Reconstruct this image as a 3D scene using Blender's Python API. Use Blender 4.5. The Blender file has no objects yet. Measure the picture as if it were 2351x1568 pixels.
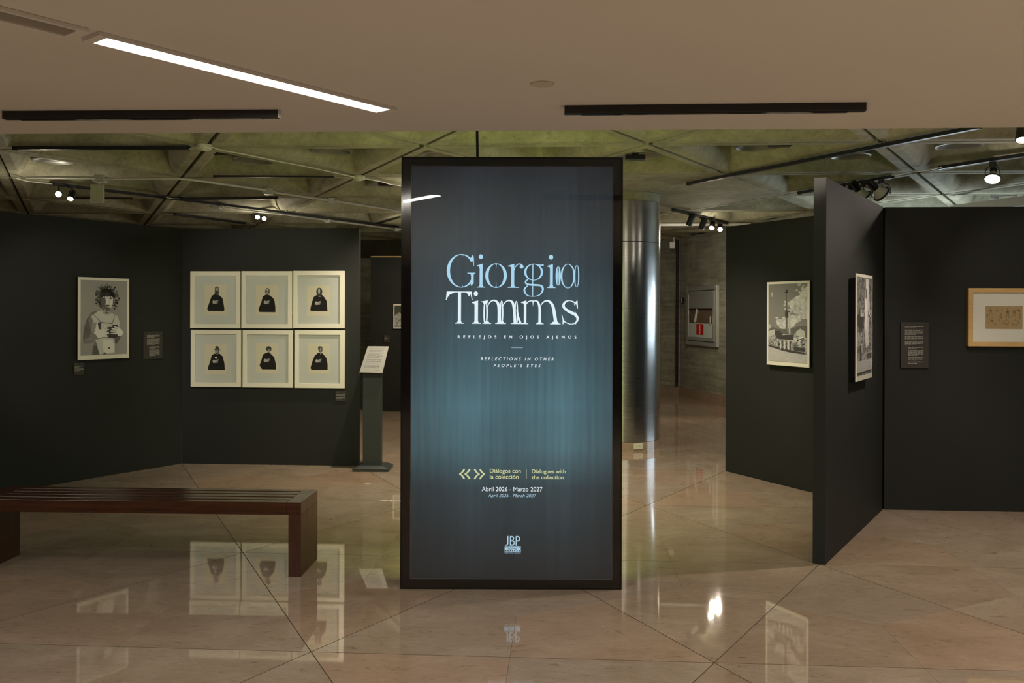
import bpy, bmesh, math, random
from mathutils import Vector, Matrix
random.seed(4)
S = bpy.context.scene
COL = S.collection
PI = math.pi

# ------------------------------------------------------------------ camera
F, PX, PY, ROLL = 2001.04, 1175.5, 714.68, -0.0032
cd = bpy.data.cameras.new('camera'); cam = bpy.data.objects.new('camera', cd); COL.objects.link(cam)
cd.sensor_width = 36.0; cd.lens = 36.0 * F / 2351.0
cd.shift_y = -(784.0 - PY) / 2351.0
cd.clip_start = 0.05; cd.clip_end = 100
cam.location = (0, 0, 1.6)
cam.rotation_euler = (Matrix.Rotation(math.radians(90), 4, 'X') @ Matrix.Rotation(-ROLL, 4, 'Z')).to_euler()
S.camera = cam

# ------------------------------------------------------------------ world, exposure
w = bpy.data.worlds.new('world'); S.world = w; w.use_nodes = True
w.node_tree.nodes['Background'].inputs[0].default_value = (0.9, 0.85, 0.7, 1)
w.node_tree.nodes['Background'].inputs[1].default_value = 0.0
S.view_settings.view_transform = 'Standard'; S.view_settings.look = 'None'
S.view_settings.gamma = 1.0; S.view_settings.use_curve_mapping = False
S.view_settings.exposure = 0.0
cy = S.cycles; cy.max_bounces = 6; cy.diffuse_bounces = 3; cy.glossy_bounces = 4; cy.transmission_bounces = 2; cy.transparent_max_bounces = 8
cy.sample_clamp_indirect = 4; cy.caustics_reflective = False; cy.caustics_refractive = False; cy.use_adaptive_sampling = True; cy.adaptive_threshold = .035; cy.use_denoising = True

# ------------------------------------------------------------------ lights (some have fixtures built below, the rest are unseen)
def aim(o, to):
    d = Vector(to) - Vector(o.location); o.rotation_euler = d.to_track_quat('-Z', 'Y').to_euler()
def spot(loc, to, power, angle=50, blend=.5, color=(1, .86, .68), r=.035, name='spot_light'):
    l = bpy.data.lights.new(name, 'SPOT'); l.energy = power; l.spot_size = math.radians(angle)
    l.spot_blend = blend; l.color = color; l.shadow_soft_size = r
    o = bpy.data.objects.new(name, l); COL.objects.link(o); o.location = loc; aim(o, to); return o
def area(loc, to, power, sx, sy, color=(1, .85, .68), name='area_light'):
    l = bpy.data.lights.new(name, 'AREA'); l.energy = power; l.shape = 'RECTANGLE'; l.size = sx; l.size_y = sy; l.color = color
    o = bpy.data.objects.new(name, l); COL.objects.link(o); o.location = loc; aim(o, to); return o
WARM = (1, .80, .58); NEUT = (1, .88, .74); COOL = (.78, .90, 1.0)
# unseen picture spots set behind the soffit edge, then two visible lamps
spot((-2.55, 5.35, 2.80), (-2.55, 9.0, 1.35), 190, 46, .7, (1, .90, .72), .05)      # six prints
spot((-3.30, 5.60, 2.80), (-4.05, 8.0, 1.45), 85, 40, .6, NEUT)                    # portrait
spot((1.75, 5.00, 2.85), (2.65, 7.9, 1.5), 80, 40, .6, NEUT)                       # machine photograph
spot((3.75, 4.90, 2.80), (4.35, 7.0, 1.5), 46, 52, .7, (1, .88, .66))              # wood framed drawing
spot((3.42, 5.85, 2.74), (2.75, 5.35, 0), 150, 125, .8, (1, .86, .70))               # edge lamp, right
spot((4.22, 7.66, 2.74), (2.6, 6.3, 1.0), 8, 90, .5, NEUT)                        # gimbal lamp behind right partition
# general fill added beyond the soffit, partly at visible spot heads
spot((-4.9, 9.15, 2.72), (-4.6, 6.6, 0), 110, 120, .5, (1, .88, .66))
spot((-3.4, 11.5, 2.72), (-3.0, 9.6, 0), 130, 120, .5, (1, .88, .66))
spot((-0.9, 8.4, 2.9), (-1.0, 8.9, 0), 240, 110, .8, (1, .86, .66))
spot((-0.6, 12.0, 2.85), (-0.9, 13.5, .8), 160, 100, .8, (1, .82, .58))
spot((1.25, 7.5, 2.9), (1.2, 8.2, 0), 260, 110, .8, (1, .87, .68))
spot((2.91, 12.68, 2.80), (2.4, 10.6, 0.2), 110, 110, .6, (1, .84, .66), .018)
spot((3.10, 13.03, 2.80), (2.4, 10.6, 0.2), 110, 110, .6, (1, .84, .66), .018)
spot((3.0, 12.9, 2.70), (2.5, 14.5, 0.6), 70, 100, .6, (1, .82, .62))
# added point fills that graze the ribs, then unseen lobby lamps under the plaster
def glow(loc, power, color=(1, .88, .70), r=.05):
    l = bpy.data.lights.new('grazing_fill', 'POINT'); l.energy = power; l.color = color; l.shadow_soft_size = r
    o = bpy.data.objects.new('grazing_fill', l); COL.objects.link(o); o.location = loc
glow((-4.80, 8.95, 2.55), 8); glow((-3.45, 12.0, 2.66), 14); glow((-2.6, 5.5, 2.66), 9); glow((1.6, 5.3, 2.66), 7)
glow((2.9, 12.5, 2.62), 12); glow((4.20, 7.45, 2.62), 4, NEUT); glow((-.8, 9.6, 2.6), 10); glow((-1.4, 12.9, 2.6), 10); glow((3.5, 5.8, 2.60), 6)
spot((2.15, 12.5, 2.82), (3.4, 15.6, 1.2), 80, 80, .8, (1, .90, .76))  # added unseen spot that brightens the board marked wall
LOB = (1, .905, .80)
area((-2.9, -1.3, 2.44), (-2.9, -1.3, 0), 110, 1.2, .09, LOB)
area((2.3, .4, 2.44), (2.3, .4, 0), 110, 1.2, .09, LOB)
area((4.3, 2.2, 2.44), (4.3, 2.2, 0), 80, 1.2, .09, LOB)
area((-5.2, 2.0, 2.44), (-5.2, 2.0, 0), 42, 1.2, .09, LOB)

# ------------------------------------------------------------------ measuring helpers
YAW, LX, LY, SIDE = .0597, 2.1137, -5.6428, 1.8687
cy_, sy_ = math.cos(YAW), math.sin(YAW); H3 = math.sqrt(3) / 2
def L(i, j):
    X = i * SIDE - LX; Y = j * SIDE * H3 - LY
    return Vector((X * cy_ + Y * sy_, -X * sy_ + Y * cy_, 0))
def ray(u, v):
    a, b = u - PX, v - PY; c, s = math.cos(ROLL), math.sin(ROLL)
    return (a * c + b * s) / F, -(-a * s + b * c) / F          # x/y, (z-1.6)/y
def at(u, v, z=None, y=None):
    rx, rz = ray(u, v)
    if z is not None: y = (z - 1.6) / rz
    return Vector((rx * y, y, 1.6 + rz * y))
def proj(p):
    u = F * p[0] / p[1]; v = -F * (p[2] - 1.6) / p[1]
    return PX + u * math.cos(ROLL) - v * math.sin(ROLL), PY + u * math.sin(ROLL) + v * math.cos(ROLL)

# ------------------------------------------------------------------ materials
def nt(name):
    m = bpy.data.materials.new(name); m.use_nodes = True
    n = m.node_tree; return m, n, n.nodes['Principled BSDF']
def setp(b, **k):
    names = dict(base='Base Color', rough='Roughness', metal='Metallic', ior='IOR', spec='Specular IOR Level', coat='Coat Weight',
                 coatr='Coat Roughness', emis='Emission Color', emstr='Emission Strength', trans='Transmission Weight', alpha='Alpha', aniso='Anisotropic')
    for a, v in k.items():
        if a in ('base', 'emis') and len(v) == 3: v = (*v, 1)
        b.inputs[names[a]].default_value = v
def mat(name, base, rough=.5, **k):
    m, n, b = nt(name); setp(b, base=base, rough=rough, **k); return m
def noise(n, scale, detail=4, rough=.5, vec=None, dist=0):
    x = n.nodes.new('ShaderNodeTexNoise'); x.inputs['Scale'].default_value = scale; x.inputs['Detail'].default_value = detail
    x.inputs['Roughness'].default_value = rough; x.inputs['Distortion'].default_value = dist
    if vec is not None: n.links.new(vec, x.inputs['Vector'])
    return x.outputs['Fac']
def coords(n, scale=(1, 1, 1), kind='Object', rot=(0, 0, 0)):
    t = n.nodes.new('ShaderNodeTexCoord'); m = n.nodes.new('ShaderNodeMapping')
    m.inputs['Scale'].default_value = scale; m.inputs['Rotation'].default_value = rot
    n.links.new(t.outputs[kind], m.inputs['Vector']); return m.outputs['Vector']
def ramp(n, fac, stops):
    r = n.nodes.new('ShaderNodeValToRGB'); e = r.color_ramp.elements
    while len(e) < len(stops): e.new(.5)
    for q, (p, c) in zip(e, stops): q.position = p; q.color = (*c, 1) if len(c) == 3 else c
    n.links.new(fac, r.inputs['Fac']); return r.outputs['Color']
def mixc(n, fac, a, b, mode='MIX'):
    m = n.nodes.new('ShaderNodeMix'); m.data_type = 'RGBA'; m.blend_type = mode
    for sock, v in ((m.inputs[0], fac), (m.inputs[6], a), (m.inputs[7], b)):
        if hasattr(v, 'links') or isinstance(v, bpy.types.NodeSocket): n.links.new(v, sock)
        else: sock.default_value = v if not isinstance(v, tuple) else (*v, 1)[:4]
    return m.outputs[2]
def bump(n, b, h, strength=.2, dist=.01):
    x = n.nodes.new('ShaderNodeBump'); x.inputs['Strength'].default_value = strength; x.inputs['Distance'].default_value = dist
    n.links.new(h, x.inputs['Height']); n.links.new(x.outputs['Normal'], b.inputs['Normal'])

def marble_mat(name='polished_marble'):
    m, n, b = nt(name)
    info = n.nodes.new('ShaderNodeObjectInfo'); tc = n.nodes.new('ShaderNodeNewGeometry')
    cmb = n.nodes.new('ShaderNodeCombineXYZ'); mul = n.nodes.new('ShaderNodeMath'); mul.operation = 'MULTIPLY'; mul.inputs[1].default_value = 57
    n.links.new(info.outputs['Random'], mul.inputs[0]); n.links.new(mul.outputs[0], cmb.inputs[0]); n.links.new(mul.outputs[0], cmb.inputs[1])
    def co(sc, rot):
        mp = n.nodes.new('ShaderNodeMapping'); mp.inputs['Scale'].default_value = sc; mp.inputs['Rotation'].default_value = (0, 0, rot)
        off = n.nodes.new('ShaderNodeVectorMath'); off.operation = 'ADD'
        n.links.new(tc.outputs['Position'], mp.inputs['Vector']); n.links.new(mp.outputs[0], off.inputs[0]); n.links.new(cmb.outputs[0], off.inputs[1]); return off.outputs[0]
    f1 = noise(n, 1.6, 6, .6, co((1, 1.4, 1), .3), .8)            # soft clouding
    f2 = noise(n, 11, 7, .72, co((1, 2.6, 1), .45), 1.4)          # short dark flecks
    f3 = noise(n, 5, 8, .7, co((1, 3.4, 1), -.35), 2.5)           # pale threads
    base = ramp(n, f1, [(.28, (.30, .228, .165)), (.5, (.35, .272, .205)), (.72, (.41, .33, .255))])
    fleck = ramp(n, f2, [(.30, (.38, .35, .31)), (.41, (.88, .87, .85)), (.60, (1, 1, 1)), (.74, (1.2, 1.18, 1.14))])
    col = mixc(n, .75, base, fleck, 'MULTIPLY')
    thread = ramp(n, f3, [(.485, (1, 1, 1)), (.50, (1.22, 1.20, 1.16)), (.515, (1, 1, 1))])
    col = mixc(n, .6, col, thread, 'MULTIPLY')
    tint = ramp(n, info.outputs['Random'], [(0, (.92, .95, .96)), (.4, (1.0, 1.0, .98)), (.65, (1.03, 1.0, .95)), (.88, (1.08, .95, .86)), (1, (.96, .92, .88))])
    col = mixc(n, .75, col, tint, 'MULTIPLY')
    n.links.new(col, b.inputs['Base Color'])
    rr = ramp(n, f1, [(0, (.02,) * 3), (1, (.045,) * 3)]); n.links.new(rr, b.inputs['Roughness'])
    setp(b, ior=2.05)
    return m
M_marble = marble_mat()
def concrete_mat(name, c0, c1, c2, board=False):
    m, n, b = nt(name)
    g = n.nodes.new('ShaderNodeNewGeometry')
    f1 = noise(n, 2.1, 8, .72, g.outputs['Position'], .5); f2 = noise(n, 22, 6, .7, g.outputs['Position'])
    col = ramp(n, f1, [(.28, c0), (.5, c1), (.72, c2)])
    pit = ramp(n, f2, [(.30, (.42, .42, .38)), (.44, (.95, .95, .94)), (.66, (1.2, 1.2, 1.15))])
    col = mixc(n, .5, col, pit, 'MULTIPLY')
    if board:
        mp = n.nodes.new('ShaderNodeMapping'); mp.inputs['Scale'].default_value = (.6, .6, 9); n.links.new(g.outputs['Position'], mp.inputs['Vector'])
        f3 = noise(n, 2.0, 5, .6, mp.outputs[0]); bc = ramp(n, f3, [(.3, (.62, .62, .6)), (.6, (1.1, 1.1, 1.08))])
        col = mixc(n, .8, col, bc, 'MULTIPLY'); bump(n, b, f3, .5, .01)
    else: bump(n, b, f2, .35, .004)
    n.links.new(col, b.inputs['Base Color']); setp(b, rough=.8, spec=.25)
    return m
M_conc = concrete_mat('olive_concrete', (.20, .195, .135), (.33, .32, .225), (.46, .445, .32))
M_board = concrete_mat('board_marked_concrete', (.20, .195, .145), (.28, .275, .21), (.36, .355, .275), True)
M_back = concrete_mat('dark_backing_concrete', (.06, .055, .03), (.08, .075, .045), (.1, .09, .06))
def paint_mat(name, c, rough=.5, var=.15, spec=.3):
    m, n, b = nt(name); g = n.nodes.new('ShaderNodeNewGeometry')
    f = noise(n, 1.2, 4, .6, g.outputs['Position']); k0 = tuple(x * (1 - var) for x in c); k1 = tuple(x * (1 + var) for x in c)
    n.links.new(ramp(n, f, [(.3, k0), (.7, k1)]), b.inputs['Base Color']); setp(b, rough=rough, spec=spec)
    f2 = noise(n, 220, 3, .5, g.outputs['Position']); bump(n, b, f2, .06, .001); return m
M_wall = paint_mat('charcoal_wall_paint', (.0158, .0172, .0155), .62, .10, .22)
M_plaster = paint_mat('ceiling_plaster', (.71, .70, .675), .75, .02)
M_black = mat('satin_black', (.008, .008, .008), .32)
M_blackgloss = mat('gloss_black', (.006, .005, .005), .12)
M_track = mat('black_track_metal', (.012, .012, .012), .45)
M_grey = mat('zinc_conduit', (.60, .61, .56), .38, metal=.15)
M_dim = mat('dull_rim_metal', (.26, .26, .22), .42, metal=.5)
M_white = mat('white_enamel', (.72, .72, .66), .35)
M_offw = mat('off_white_plastic', (.62, .62, .50), .4)
M_frame = mat('white_lacquer_frame', (.70, .675, .575), .35)
M_mat = mat('picture_mount_board', (.52, .54, .51), .85)
M_paper = mat('ivory_paper', (.62, .575, .45), .85)
M_pen = mat('graphite_stand_metal', (.028, .034, .034), .4)
M_label = mat('label_board', (.026, .0235, .019), .7)
M_text = mat('label_print', (.32, .31, .28), .8)
M_red = mat('fire_red', (.55, .015, .012), .4)
M_alu = mat('aluminium_cabinet', (.62, .64, .60), .35, metal=.6)
M_kraft = mat('kraft_paper', (.42, .31, .16), .85)
M_ink = mat('ink', (.03, .028, .025), .7)
def tone(v, n=None): return mat('print_tone_%02d' % int(v * 100), (v, v * .985, v * .93), .75, spec=.08)
T = {k: tone(k) for k in (.02, .06, .12, .2, .3, .42, .55, .7)}
def busy(name, a, b_, sc=40):
    m, n, b = nt(name); g = coords(n, (1, 1, 1)); f = noise(n, sc, 6, .8, g, .8)
    n.links.new(ramp(n, f, [(.38, (a,) * 3), (.5, ((a + b_) / 2,) * 3), (.6, (b_, b_ * .98, b_ * .93))]), b.inputs['Base Color']); setp(b, rough=.7, spec=.08); return m
B_dark = busy('print_busy_dark', .01, .30, 26); B_mid = busy('print_busy_mid', .03, .5, 34); B_cloud = busy('print_cloud', .30, .62, 9); B_light = busy('print_ground', .34, .46, 60)
def steel():
    m, n, b = nt('brushed_steel'); g = coords(n, (2, 2, 90)); f = noise(n, 3, 4, .6, g)
    n.links.new(ramp(n, f, [(.3, (.17,) * 3), (.7, (.27,) * 3)]), b.inputs['Roughness']); setp(b, base=(.50, .51, .50), metal=1.0)
    g2 = coords(n, (1, 1, 1)); bump(n, b, noise(n, 1.1, 2, .5, g2), .25, .05); return m
M_steel = steel()
def wood(name, c0, c1, rough=.25, sc=(1, 14, 14), k=3):
    m, n, b = nt(name); g = coords(n, sc); f = noise(n, k, 6, .65, g, .5)
    n.links.new(ramp(n, f, [(.3, c0), (.7, c1)]), b.inputs['Base Color']); setp(b, rough=rough); bump(n, b, f, .05, .002); return m
M_bench = wood('dark_mahogany', (.024, .007, .0025), (.066, .021, .007), .24)
M_bleg = wood('dark_mahogany_upright', (.024, .007, .0025), (.066, .021, .007), .28, (14, 14, 1))
M_oak = wood('pale_oak_frame', (.50, .32, .12), (.62, .42, .18), .4, (2, 10, 10))
def emit(name, c, s):
    m, n, b = nt(name); setp(b, base=(0, 0, 0), rough=.4, emis=c, emstr=s); return m
E_strip = emit('strip_light_glow', (1, .93, .82), 9)
E_lamp = emit('lamp_glow', (1, .90, .76), 25)
E_white = emit('sign_white_glow', (.86, .95, 1), .95)
E_blue = emit('sign_pale_blue_glow', (.50, .74, .92), .80)
E_yel = emit('sign_pale_yellow_glow', (.74, .76, .40), .85)
def glassm(name, rough=.02):
    m = bpy.data.materials.new(name); m.use_nodes = True; n = m.node_tree; n.nodes.clear()
    o = n.nodes.new('ShaderNodeOutputMaterial'); t = n.nodes.new('ShaderNodeBsdfTransparent'); g = n.nodes.new('ShaderNodeBsdfGlossy')
    g.inputs['Roughness'].default_value = rough; fr = n.nodes.new('ShaderNodeFresnel'); fr.inputs['IOR'].default_value = 1.5
    gm = n.nodes.new('ShaderNodeNewGeometry'); iv = n.nodes.new('ShaderNodeMath'); iv.operation = 'SUBTRACT'; iv.inputs[0].default_value = 1; n.links.new(gm.outputs['Backfacing'], iv.inputs[1])
    mu = n.nodes.new('ShaderNodeMath'); mu.operation = 'MULTIPLY'; n.links.new(fr.outputs[0], mu.inputs[0]); n.links.new(iv.outputs[0], mu.inputs[1])
    mx = n.nodes.new('ShaderNodeMixShader'); n.links.new(mu.outputs[0], mx.inputs[0]); n.links.new(t.outputs[0], mx.inputs[1]); n.links.new(g.outputs[0], mx.inputs[2])
    n.links.new(mx.outputs[0], o.inputs['Surface']); return m
M_glass = glassm('picture_glass'); M_signglass = glassm('sign_glass', .015)

# ------------------------------------------------------------------ mesh helpers
class MB:
    def __init__(s): s.v = []; s.f = []; s.mi = []
    def add(s, vs, fs, mi=0):
        o = len(s.v); s.v += [tuple(p) for p in vs]; s.f += [tuple(i + o for i in f) for f in fs]; s.mi += [mi] * len(fs); return s
    def box(s, x0, x1, y0, y1, z0, z1, mi=0):
        v = [(x, y, z) for x in (x0, x1) for y in (y0, y1) for z in (z0, z1)]
        return s.add(v, [(0, 1, 3, 2), (4, 6, 7, 5), (0, 4, 5, 1), (2, 3, 7, 6), (0, 2, 6, 4), (1, 5, 7, 3)], mi)
    def bar(s, a, b, w, h, mi=0):            # rectangular bar between two points, w sideways, h upright
        a, b = Vector(a), Vector(b); d = (b - a).normalized(); up = Vector((0, 0, 1)) if abs(d.z) < .95 else Vector((0, 1, 0))
        sd = d.cross(up).normalized() * w / 2; u = sd.cross(d).normalized() * h / 2
        v = [p + sx * sd + sz * u for p in (a, b) for sx in (-1, 1) for sz in (-1, 1)]
        return s.add(v, [(0, 1, 3, 2), (4, 6, 7, 5), (0, 4, 5, 1), (2, 3, 7, 6), (0, 2, 6, 4), (1, 5, 7, 3)], mi)
    def tube(s, pts, r, n=8, mi=0, rr=None):
        pts = [Vector(p) for p in pts]; rings = []
        for k, p in enumerate(pts):
            d = (pts[min(k + 1, len(pts) - 1)] - pts[max(k - 1, 0)]).normalized()
            up = Vector((0, 0, 1)) if abs(d.z) < .95 else Vector((0, 1, 0)); a = d.cross(up).normalized(); b = a.cross(d)
            q = rr[k] if rr else r
            rings.append([p + q * (math.cos(t) * a + math.sin(t) * b) for t in [2 * PI * i / n for i in range(n)]])
        v = [p for r_ in rings for p in r_]; f = []
        for k in range(len(rings) - 1):
            for i in range(n): j = (i + 1) % n; f.append((k * n + i, k * n + j, (k + 1) * n + j, (k + 1) * n + i))
        f.append(tuple(reversed(range(n)))); f.append(tuple((len(rings) - 1) * n + i for i in range(n)))
        return s.add(v, f, mi)
    def lathe(s, prof, n=32, mi=0, M=None, cap=True):
        v = []; f = []
        for r, z in prof:
            for i in range(n):
                t = 2 * PI * i / n; p = Vector((r * math.cos(t), r * math.sin(t), z)); v.append(M @ p if M else p)
        for k in range(len(prof) - 1):
            for i in range(n): j = (i + 1) % n; f.append((k * n + i, k * n + j, (k + 1) * n + j, (k + 1) * n + i))
        if cap: f.append(tuple(reversed(range(n)))); f.append(tuple((len(prof) - 1) * n + i for i in range(n)))
        return s.add(v, f, mi)
    def poly(s, pts, mi=0): return s.add(pts, [tuple(range(len(pts)))], mi)
    def mesh(s, name):
        m = bpy.data.meshes.new(name); m.from_pydata(s.v, [], s.f); m.update(); return m
    def build(s, name, mats, parent=None, bevel=0, smooth=False, loc=None, rotz=0, kind=None):
        m = s.mesh(name); mats = mats if isinstance(mats, (list, tuple)) else [mats]
        for q in mats: m.materials.append(q)
        if len(mats) > 1:
            for p, i in zip(m.polygons, s.mi): p.material_index = i
        o = bpy.data.objects.new(name, m); COL.objects.link(o)
        if parent: o.parent = parent
        if loc is not None: o.location = loc
        if rotz: o.rotation_euler = (0, 0, rotz)
        if smooth:
            bm = bmesh.new(); bm.from_mesh(m)
            for fc in bm.faces: fc.smooth = True
            for e in bm.edges:
                if len(e.link_faces) == 2 and e.calc_face_angle(0) > .7: e.smooth = False
            bm.to_mesh(m); bm.free()
        if bevel:
            b = o.modifiers.new('bevel', 'BEVEL'); b.width = bevel; b.segments = 2; b.limit_method = 'ANGLE'
        if kind: o['kind'] = kind
        return o
def tag(o, label, cat, group=None):
    o['label'] = label; o['category'] = cat
    if group: o['group'] = group
    return o
def thing(name, label, cat, loc=(0, 0, 0), rotz=0, group=None):
    o = bpy.data.objects.new(name, None); COL.objects.link(o); o.location = loc; o.rotation_euler = (0, 0, rotz); o.empty_display_size = .1
    return tag(o, label, cat, group)
def ang(a, b): d = Vector(b) - Vector(a); return math.atan2(d.y, d.x)

# ================================================================== FLOOR
fl = MB().box(-12, 12, -6, 21, -.12, -.0025).build('floor', mat('brown_grout', (.10, .066, .04), .7)); fl['kind'] = 'structure'
# every big triangle of the marble grid is cut into three kite slabs meeting at its centre
J = .0024; hair = .0005
def kite_mesh():
    A = Vector((0, 0)); Cn = Vector((SIDE / 2, SIDE / 2 * math.tan(PI / 6))); m1 = Vector((SIDE / 2, 0)); m2 = Vector((SIDE / 4, SIDE / 2 * H3))
    lines = [(A, m1, J), (m1, Cn, hair), (Cn, m2, hair), (m2, A, J)]; pts = []
    def off(l):
        a, b, d = l; t = (b - a).normalized(); nn = Vector((-t.y, t.x)); return a + nn * d, t
    for k in range(4):
        p, t = off(lines[k - 1]); q, u = off(lines[k]); den = t.x * u.y - t.y * u.x
        s_ = ((q.x - p.x) * u.y - (q.y - p.y) * u.x) / den; pts.append(p + t * s_)
    mb = MB(); e = .0002; cen = sum(pts, Vector((0, 0))) / 4
    top = [p + (cen - p).normalized() * e for p in pts]
    v = [(p.x, p.y, 0) for p in top] + [(p.x, p.y, -.0004) for p in pts] + [(p.x, p.y, -.0024) for p in pts]
    f = [(0, 1, 2, 3)] + [(k + 4, (k + 1) % 4 + 4, (k + 1) % 4, k) for k in range(4)] + [(k + 8, (k + 1) % 4 + 8, (k + 1) % 4 + 4, k + 4) for k in range(4)]
    mb.add(v, f); mb.mi = [0] * 5 + [1, 0, 0, 1]; return mb
M_edge = mat('slab_edge_grout', (.075, .048, .03), .8)
KM = kite_mesh(); kmesh = KM.mesh('marble_slab'); kmesh.materials.append(M_marble); kmesh.materials.append(M_edge)
for p_, i_ in zip(kmesh.polygons, KM.mi): p_.material_index = i_
def tri_list(j0, j1):
    out = []
    for j in range(j0, j1):
        o = .5 * (j % 2)
        for k in range(-9, 10):
            i = k + o
            out.append(((i, j), (i + 1, j), (i + .5, j + 1)))
            out.append(((i + .5, j + 1), (i - .5, j + 1), (i, j)))
    return out
near = []
for tr in tri_list(-7, 9):
    P = [L(*q) for q in tr]
    for k in range(3):
        a, b = P[k], P[(k + 1) % 3]; cen = (P[0] + P[1] + P[2]) / 3; kc = (a + cen) / 2
        if not (-11.5 < kc.x < 11.5 and -5.5 < kc.y < 20.5): continue
        vis = False
        if kc.y > 1.5:
            u, v = proj((kc.x, kc.y, 0)); rr = .6 * F / kc.y
            vis = -rr < u < 2351 + rr and v < 1568 + 420
            if not vis: vis = False
        near.append((0 if vis else 1, kc.length, a.copy(), ang(a, b), kc))
near.sort(key=lambda t: (t[0], t[1]))
rest = MB()
for q, (nv, d, a, r, kc) in enumerate(near):
    if nv == 0 and q < 296:
        o = bpy.data.objects.new('marble_slab', kmesh); COL.objects.link(o); o.parent = fl; o.location = a; o.rotation_euler = (0, 0, r)
    else:
        Mx = Matrix.Translation(a) @ Matrix.Rotation(r, 4, 'Z'); rest.add([Mx @ Vector(p) for p in KM.v], KM.f)
rest.build('distant_marble_slabs', M_marble, fl, kind='stuff')

# ================================================================== CEILING (concrete waffle slab + plaster soffit)
ZR = 2.987
ce = MB().box(-12, 12, -6, 21, 3.52, 3.7).build('ceiling', M_back); ce['kind'] = 'structure'
def tri_ring(inset, z, rad, n=4):
    c3 = [Vector((0, 0)), Vector((SIDE, 0)), Vector((SIDE / 2, SIDE * H3))]; cen = sum(c3, Vector((0, 0))) / 3
    R = SIDE / math.sqrt(3); k = (R - 2 * inset) / R; c3 = [cen + (p - cen) * k for p in c3]; out = []
    for q in range(3):
        p = c3[q]; inw = (cen - p).normalized(); c0 = p + inw * (rad * 2); base = math.atan2(-inw.y, -inw.x)
        for t in range(n + 1):
            a = base + (t / n - .5) * (2 * PI / 3); out.append((c0.x + rad * math.cos(a), c0.y + rad * math.sin(a), z))
    return out
def coffer_mesh():
    R = [tri_ring(.018, ZR + .12, .012), tri_ring(.018, ZR, .012), tri_ring(.095, ZR, .02), tri_ring(.106, ZR + .006, .03), tri_ring(.150, ZR + .050, .04),
         tri_ring(.188, ZR + .125, .05), tri_ring(.205, ZR + .22, .055), tri_ring(.212, ZR + .40, .055)]
    v = [p for r in R for p in r]; n = len(R[0]); f = []
    for k in range(len(R) - 1):
        for i in range(n): j = (i + 1) % n; f.append((k * n + j, k * n + i, (k + 1) * n + i, (k + 1) * n + j))
    f.append(tuple((len(R) - 1) * n + i for i in reversed(range(n))))
    mb = MB(); mb.add(v, f); return mb
CM = coffer_mesh(); cm = CM.mesh('coffer'); cm.materials.append(M_conc)
for p in cm.polygons: p.use_smooth = True
cm.polygons[len(cm.polygons) - 1].use_smooth = False
for k in (0, 1):
    for i in range(15): cm.polygons[k * 15 + i].use_smooth = False
SOL = (1.5, 3)
flat = MB(); v = tri_ring(.019, ZR + .12, .012) + tri_ring(.019, ZR, .012); n_ = 15
flat.add(v, [((i + 1) % n_, i, n_ + i, n_ + (i + 1) % n_) for i in range(n_)] + [tuple(n_ + i for i in reversed(range(n_)))])
fm = flat.mesh('solid_slab_panel')
# solid triangles round the column head butt tightly, so they use full-size triangles
sol = MB(); v = tri_ring(.002, ZR + .12, .001) + tri_ring(.002, ZR, .001)
sol.add(v, [((i + 1) % n_, i, n_ + i, n_ + (i + 1) % n_) for i in range(n_)] + [tuple(n_ + i for i in reversed(range(n_)))])
sm = sol.mesh('solid_slab_panel'); sm.materials.append(M_conc)
cc = []
for tr in tri_list(-1, 10):
    P = [L(*q) for q in tr]; cen = (P[0] + P[1] + P[2]) / 3
    if cen.y < 4.4 or cen.y > 19.8 or abs(cen.x) > .62 * cen.y + 1.2: continue
    solid = any(abs(q[0] - SOL[0]) < .01 and q[1] == SOL[1] for q in tr)
    o = bpy.data.objects.new('solid_slab_panel' if solid else 'coffer', sm if solid else cm); COL.objects.link(o); o.parent = ce
    o.location = P[0]; o.rotation_euler = (0, 0, ang(P[0], P[1])); cc.append(cen)
# plaster soffit of the lobby, its edge parallel to the grid
ez = 2.455
e0, e1 = Vector((-2.488, 4.241, 0)), Vector((2.362, 4.017, 0)); dd = (e1 - e0).normalized()
E0, E1 = e0 - dd * 9, e0 + dd * 14
mb = MB(); v = [(E0.x, E0.y, ez), (E1.x, E1.y, ez), (E1.x, -6, ez), (E0.x, -6, ez)]; v2 = [(p[0], p[1], 3.5) for p in v]
mb.add(v + v2, [(0, 1, 2, 3), (7, 6, 5, 4), (0, 4, 5, 1), (1, 5, 6, 2), (2, 6, 7, 3), (3, 7, 4, 0)])
mb.build('plaster_soffit', M_plaster, ce)

# ================================================================== OUTER WALLS
def struct(name, mb, m, **k): o = mb.build(name, m, **k); o['kind'] = 'structure'; return o
struct('wall_left', MB().box(-12.2, -12, -6, 21, -.1, 3.6), M_board)
struct('wall_front', MB().box(-12, 12, -6.2, -6, -.1, 3.6), M_wall)
struct('wall_back', MB().box(-12, 12, 19.6, 19.8, -.1, 3.6), M_back)
wr0 = MB().box(12, 12.2, -6, 21, -.1, 3.6); struct('wall_right', wr0, M_board)
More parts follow.
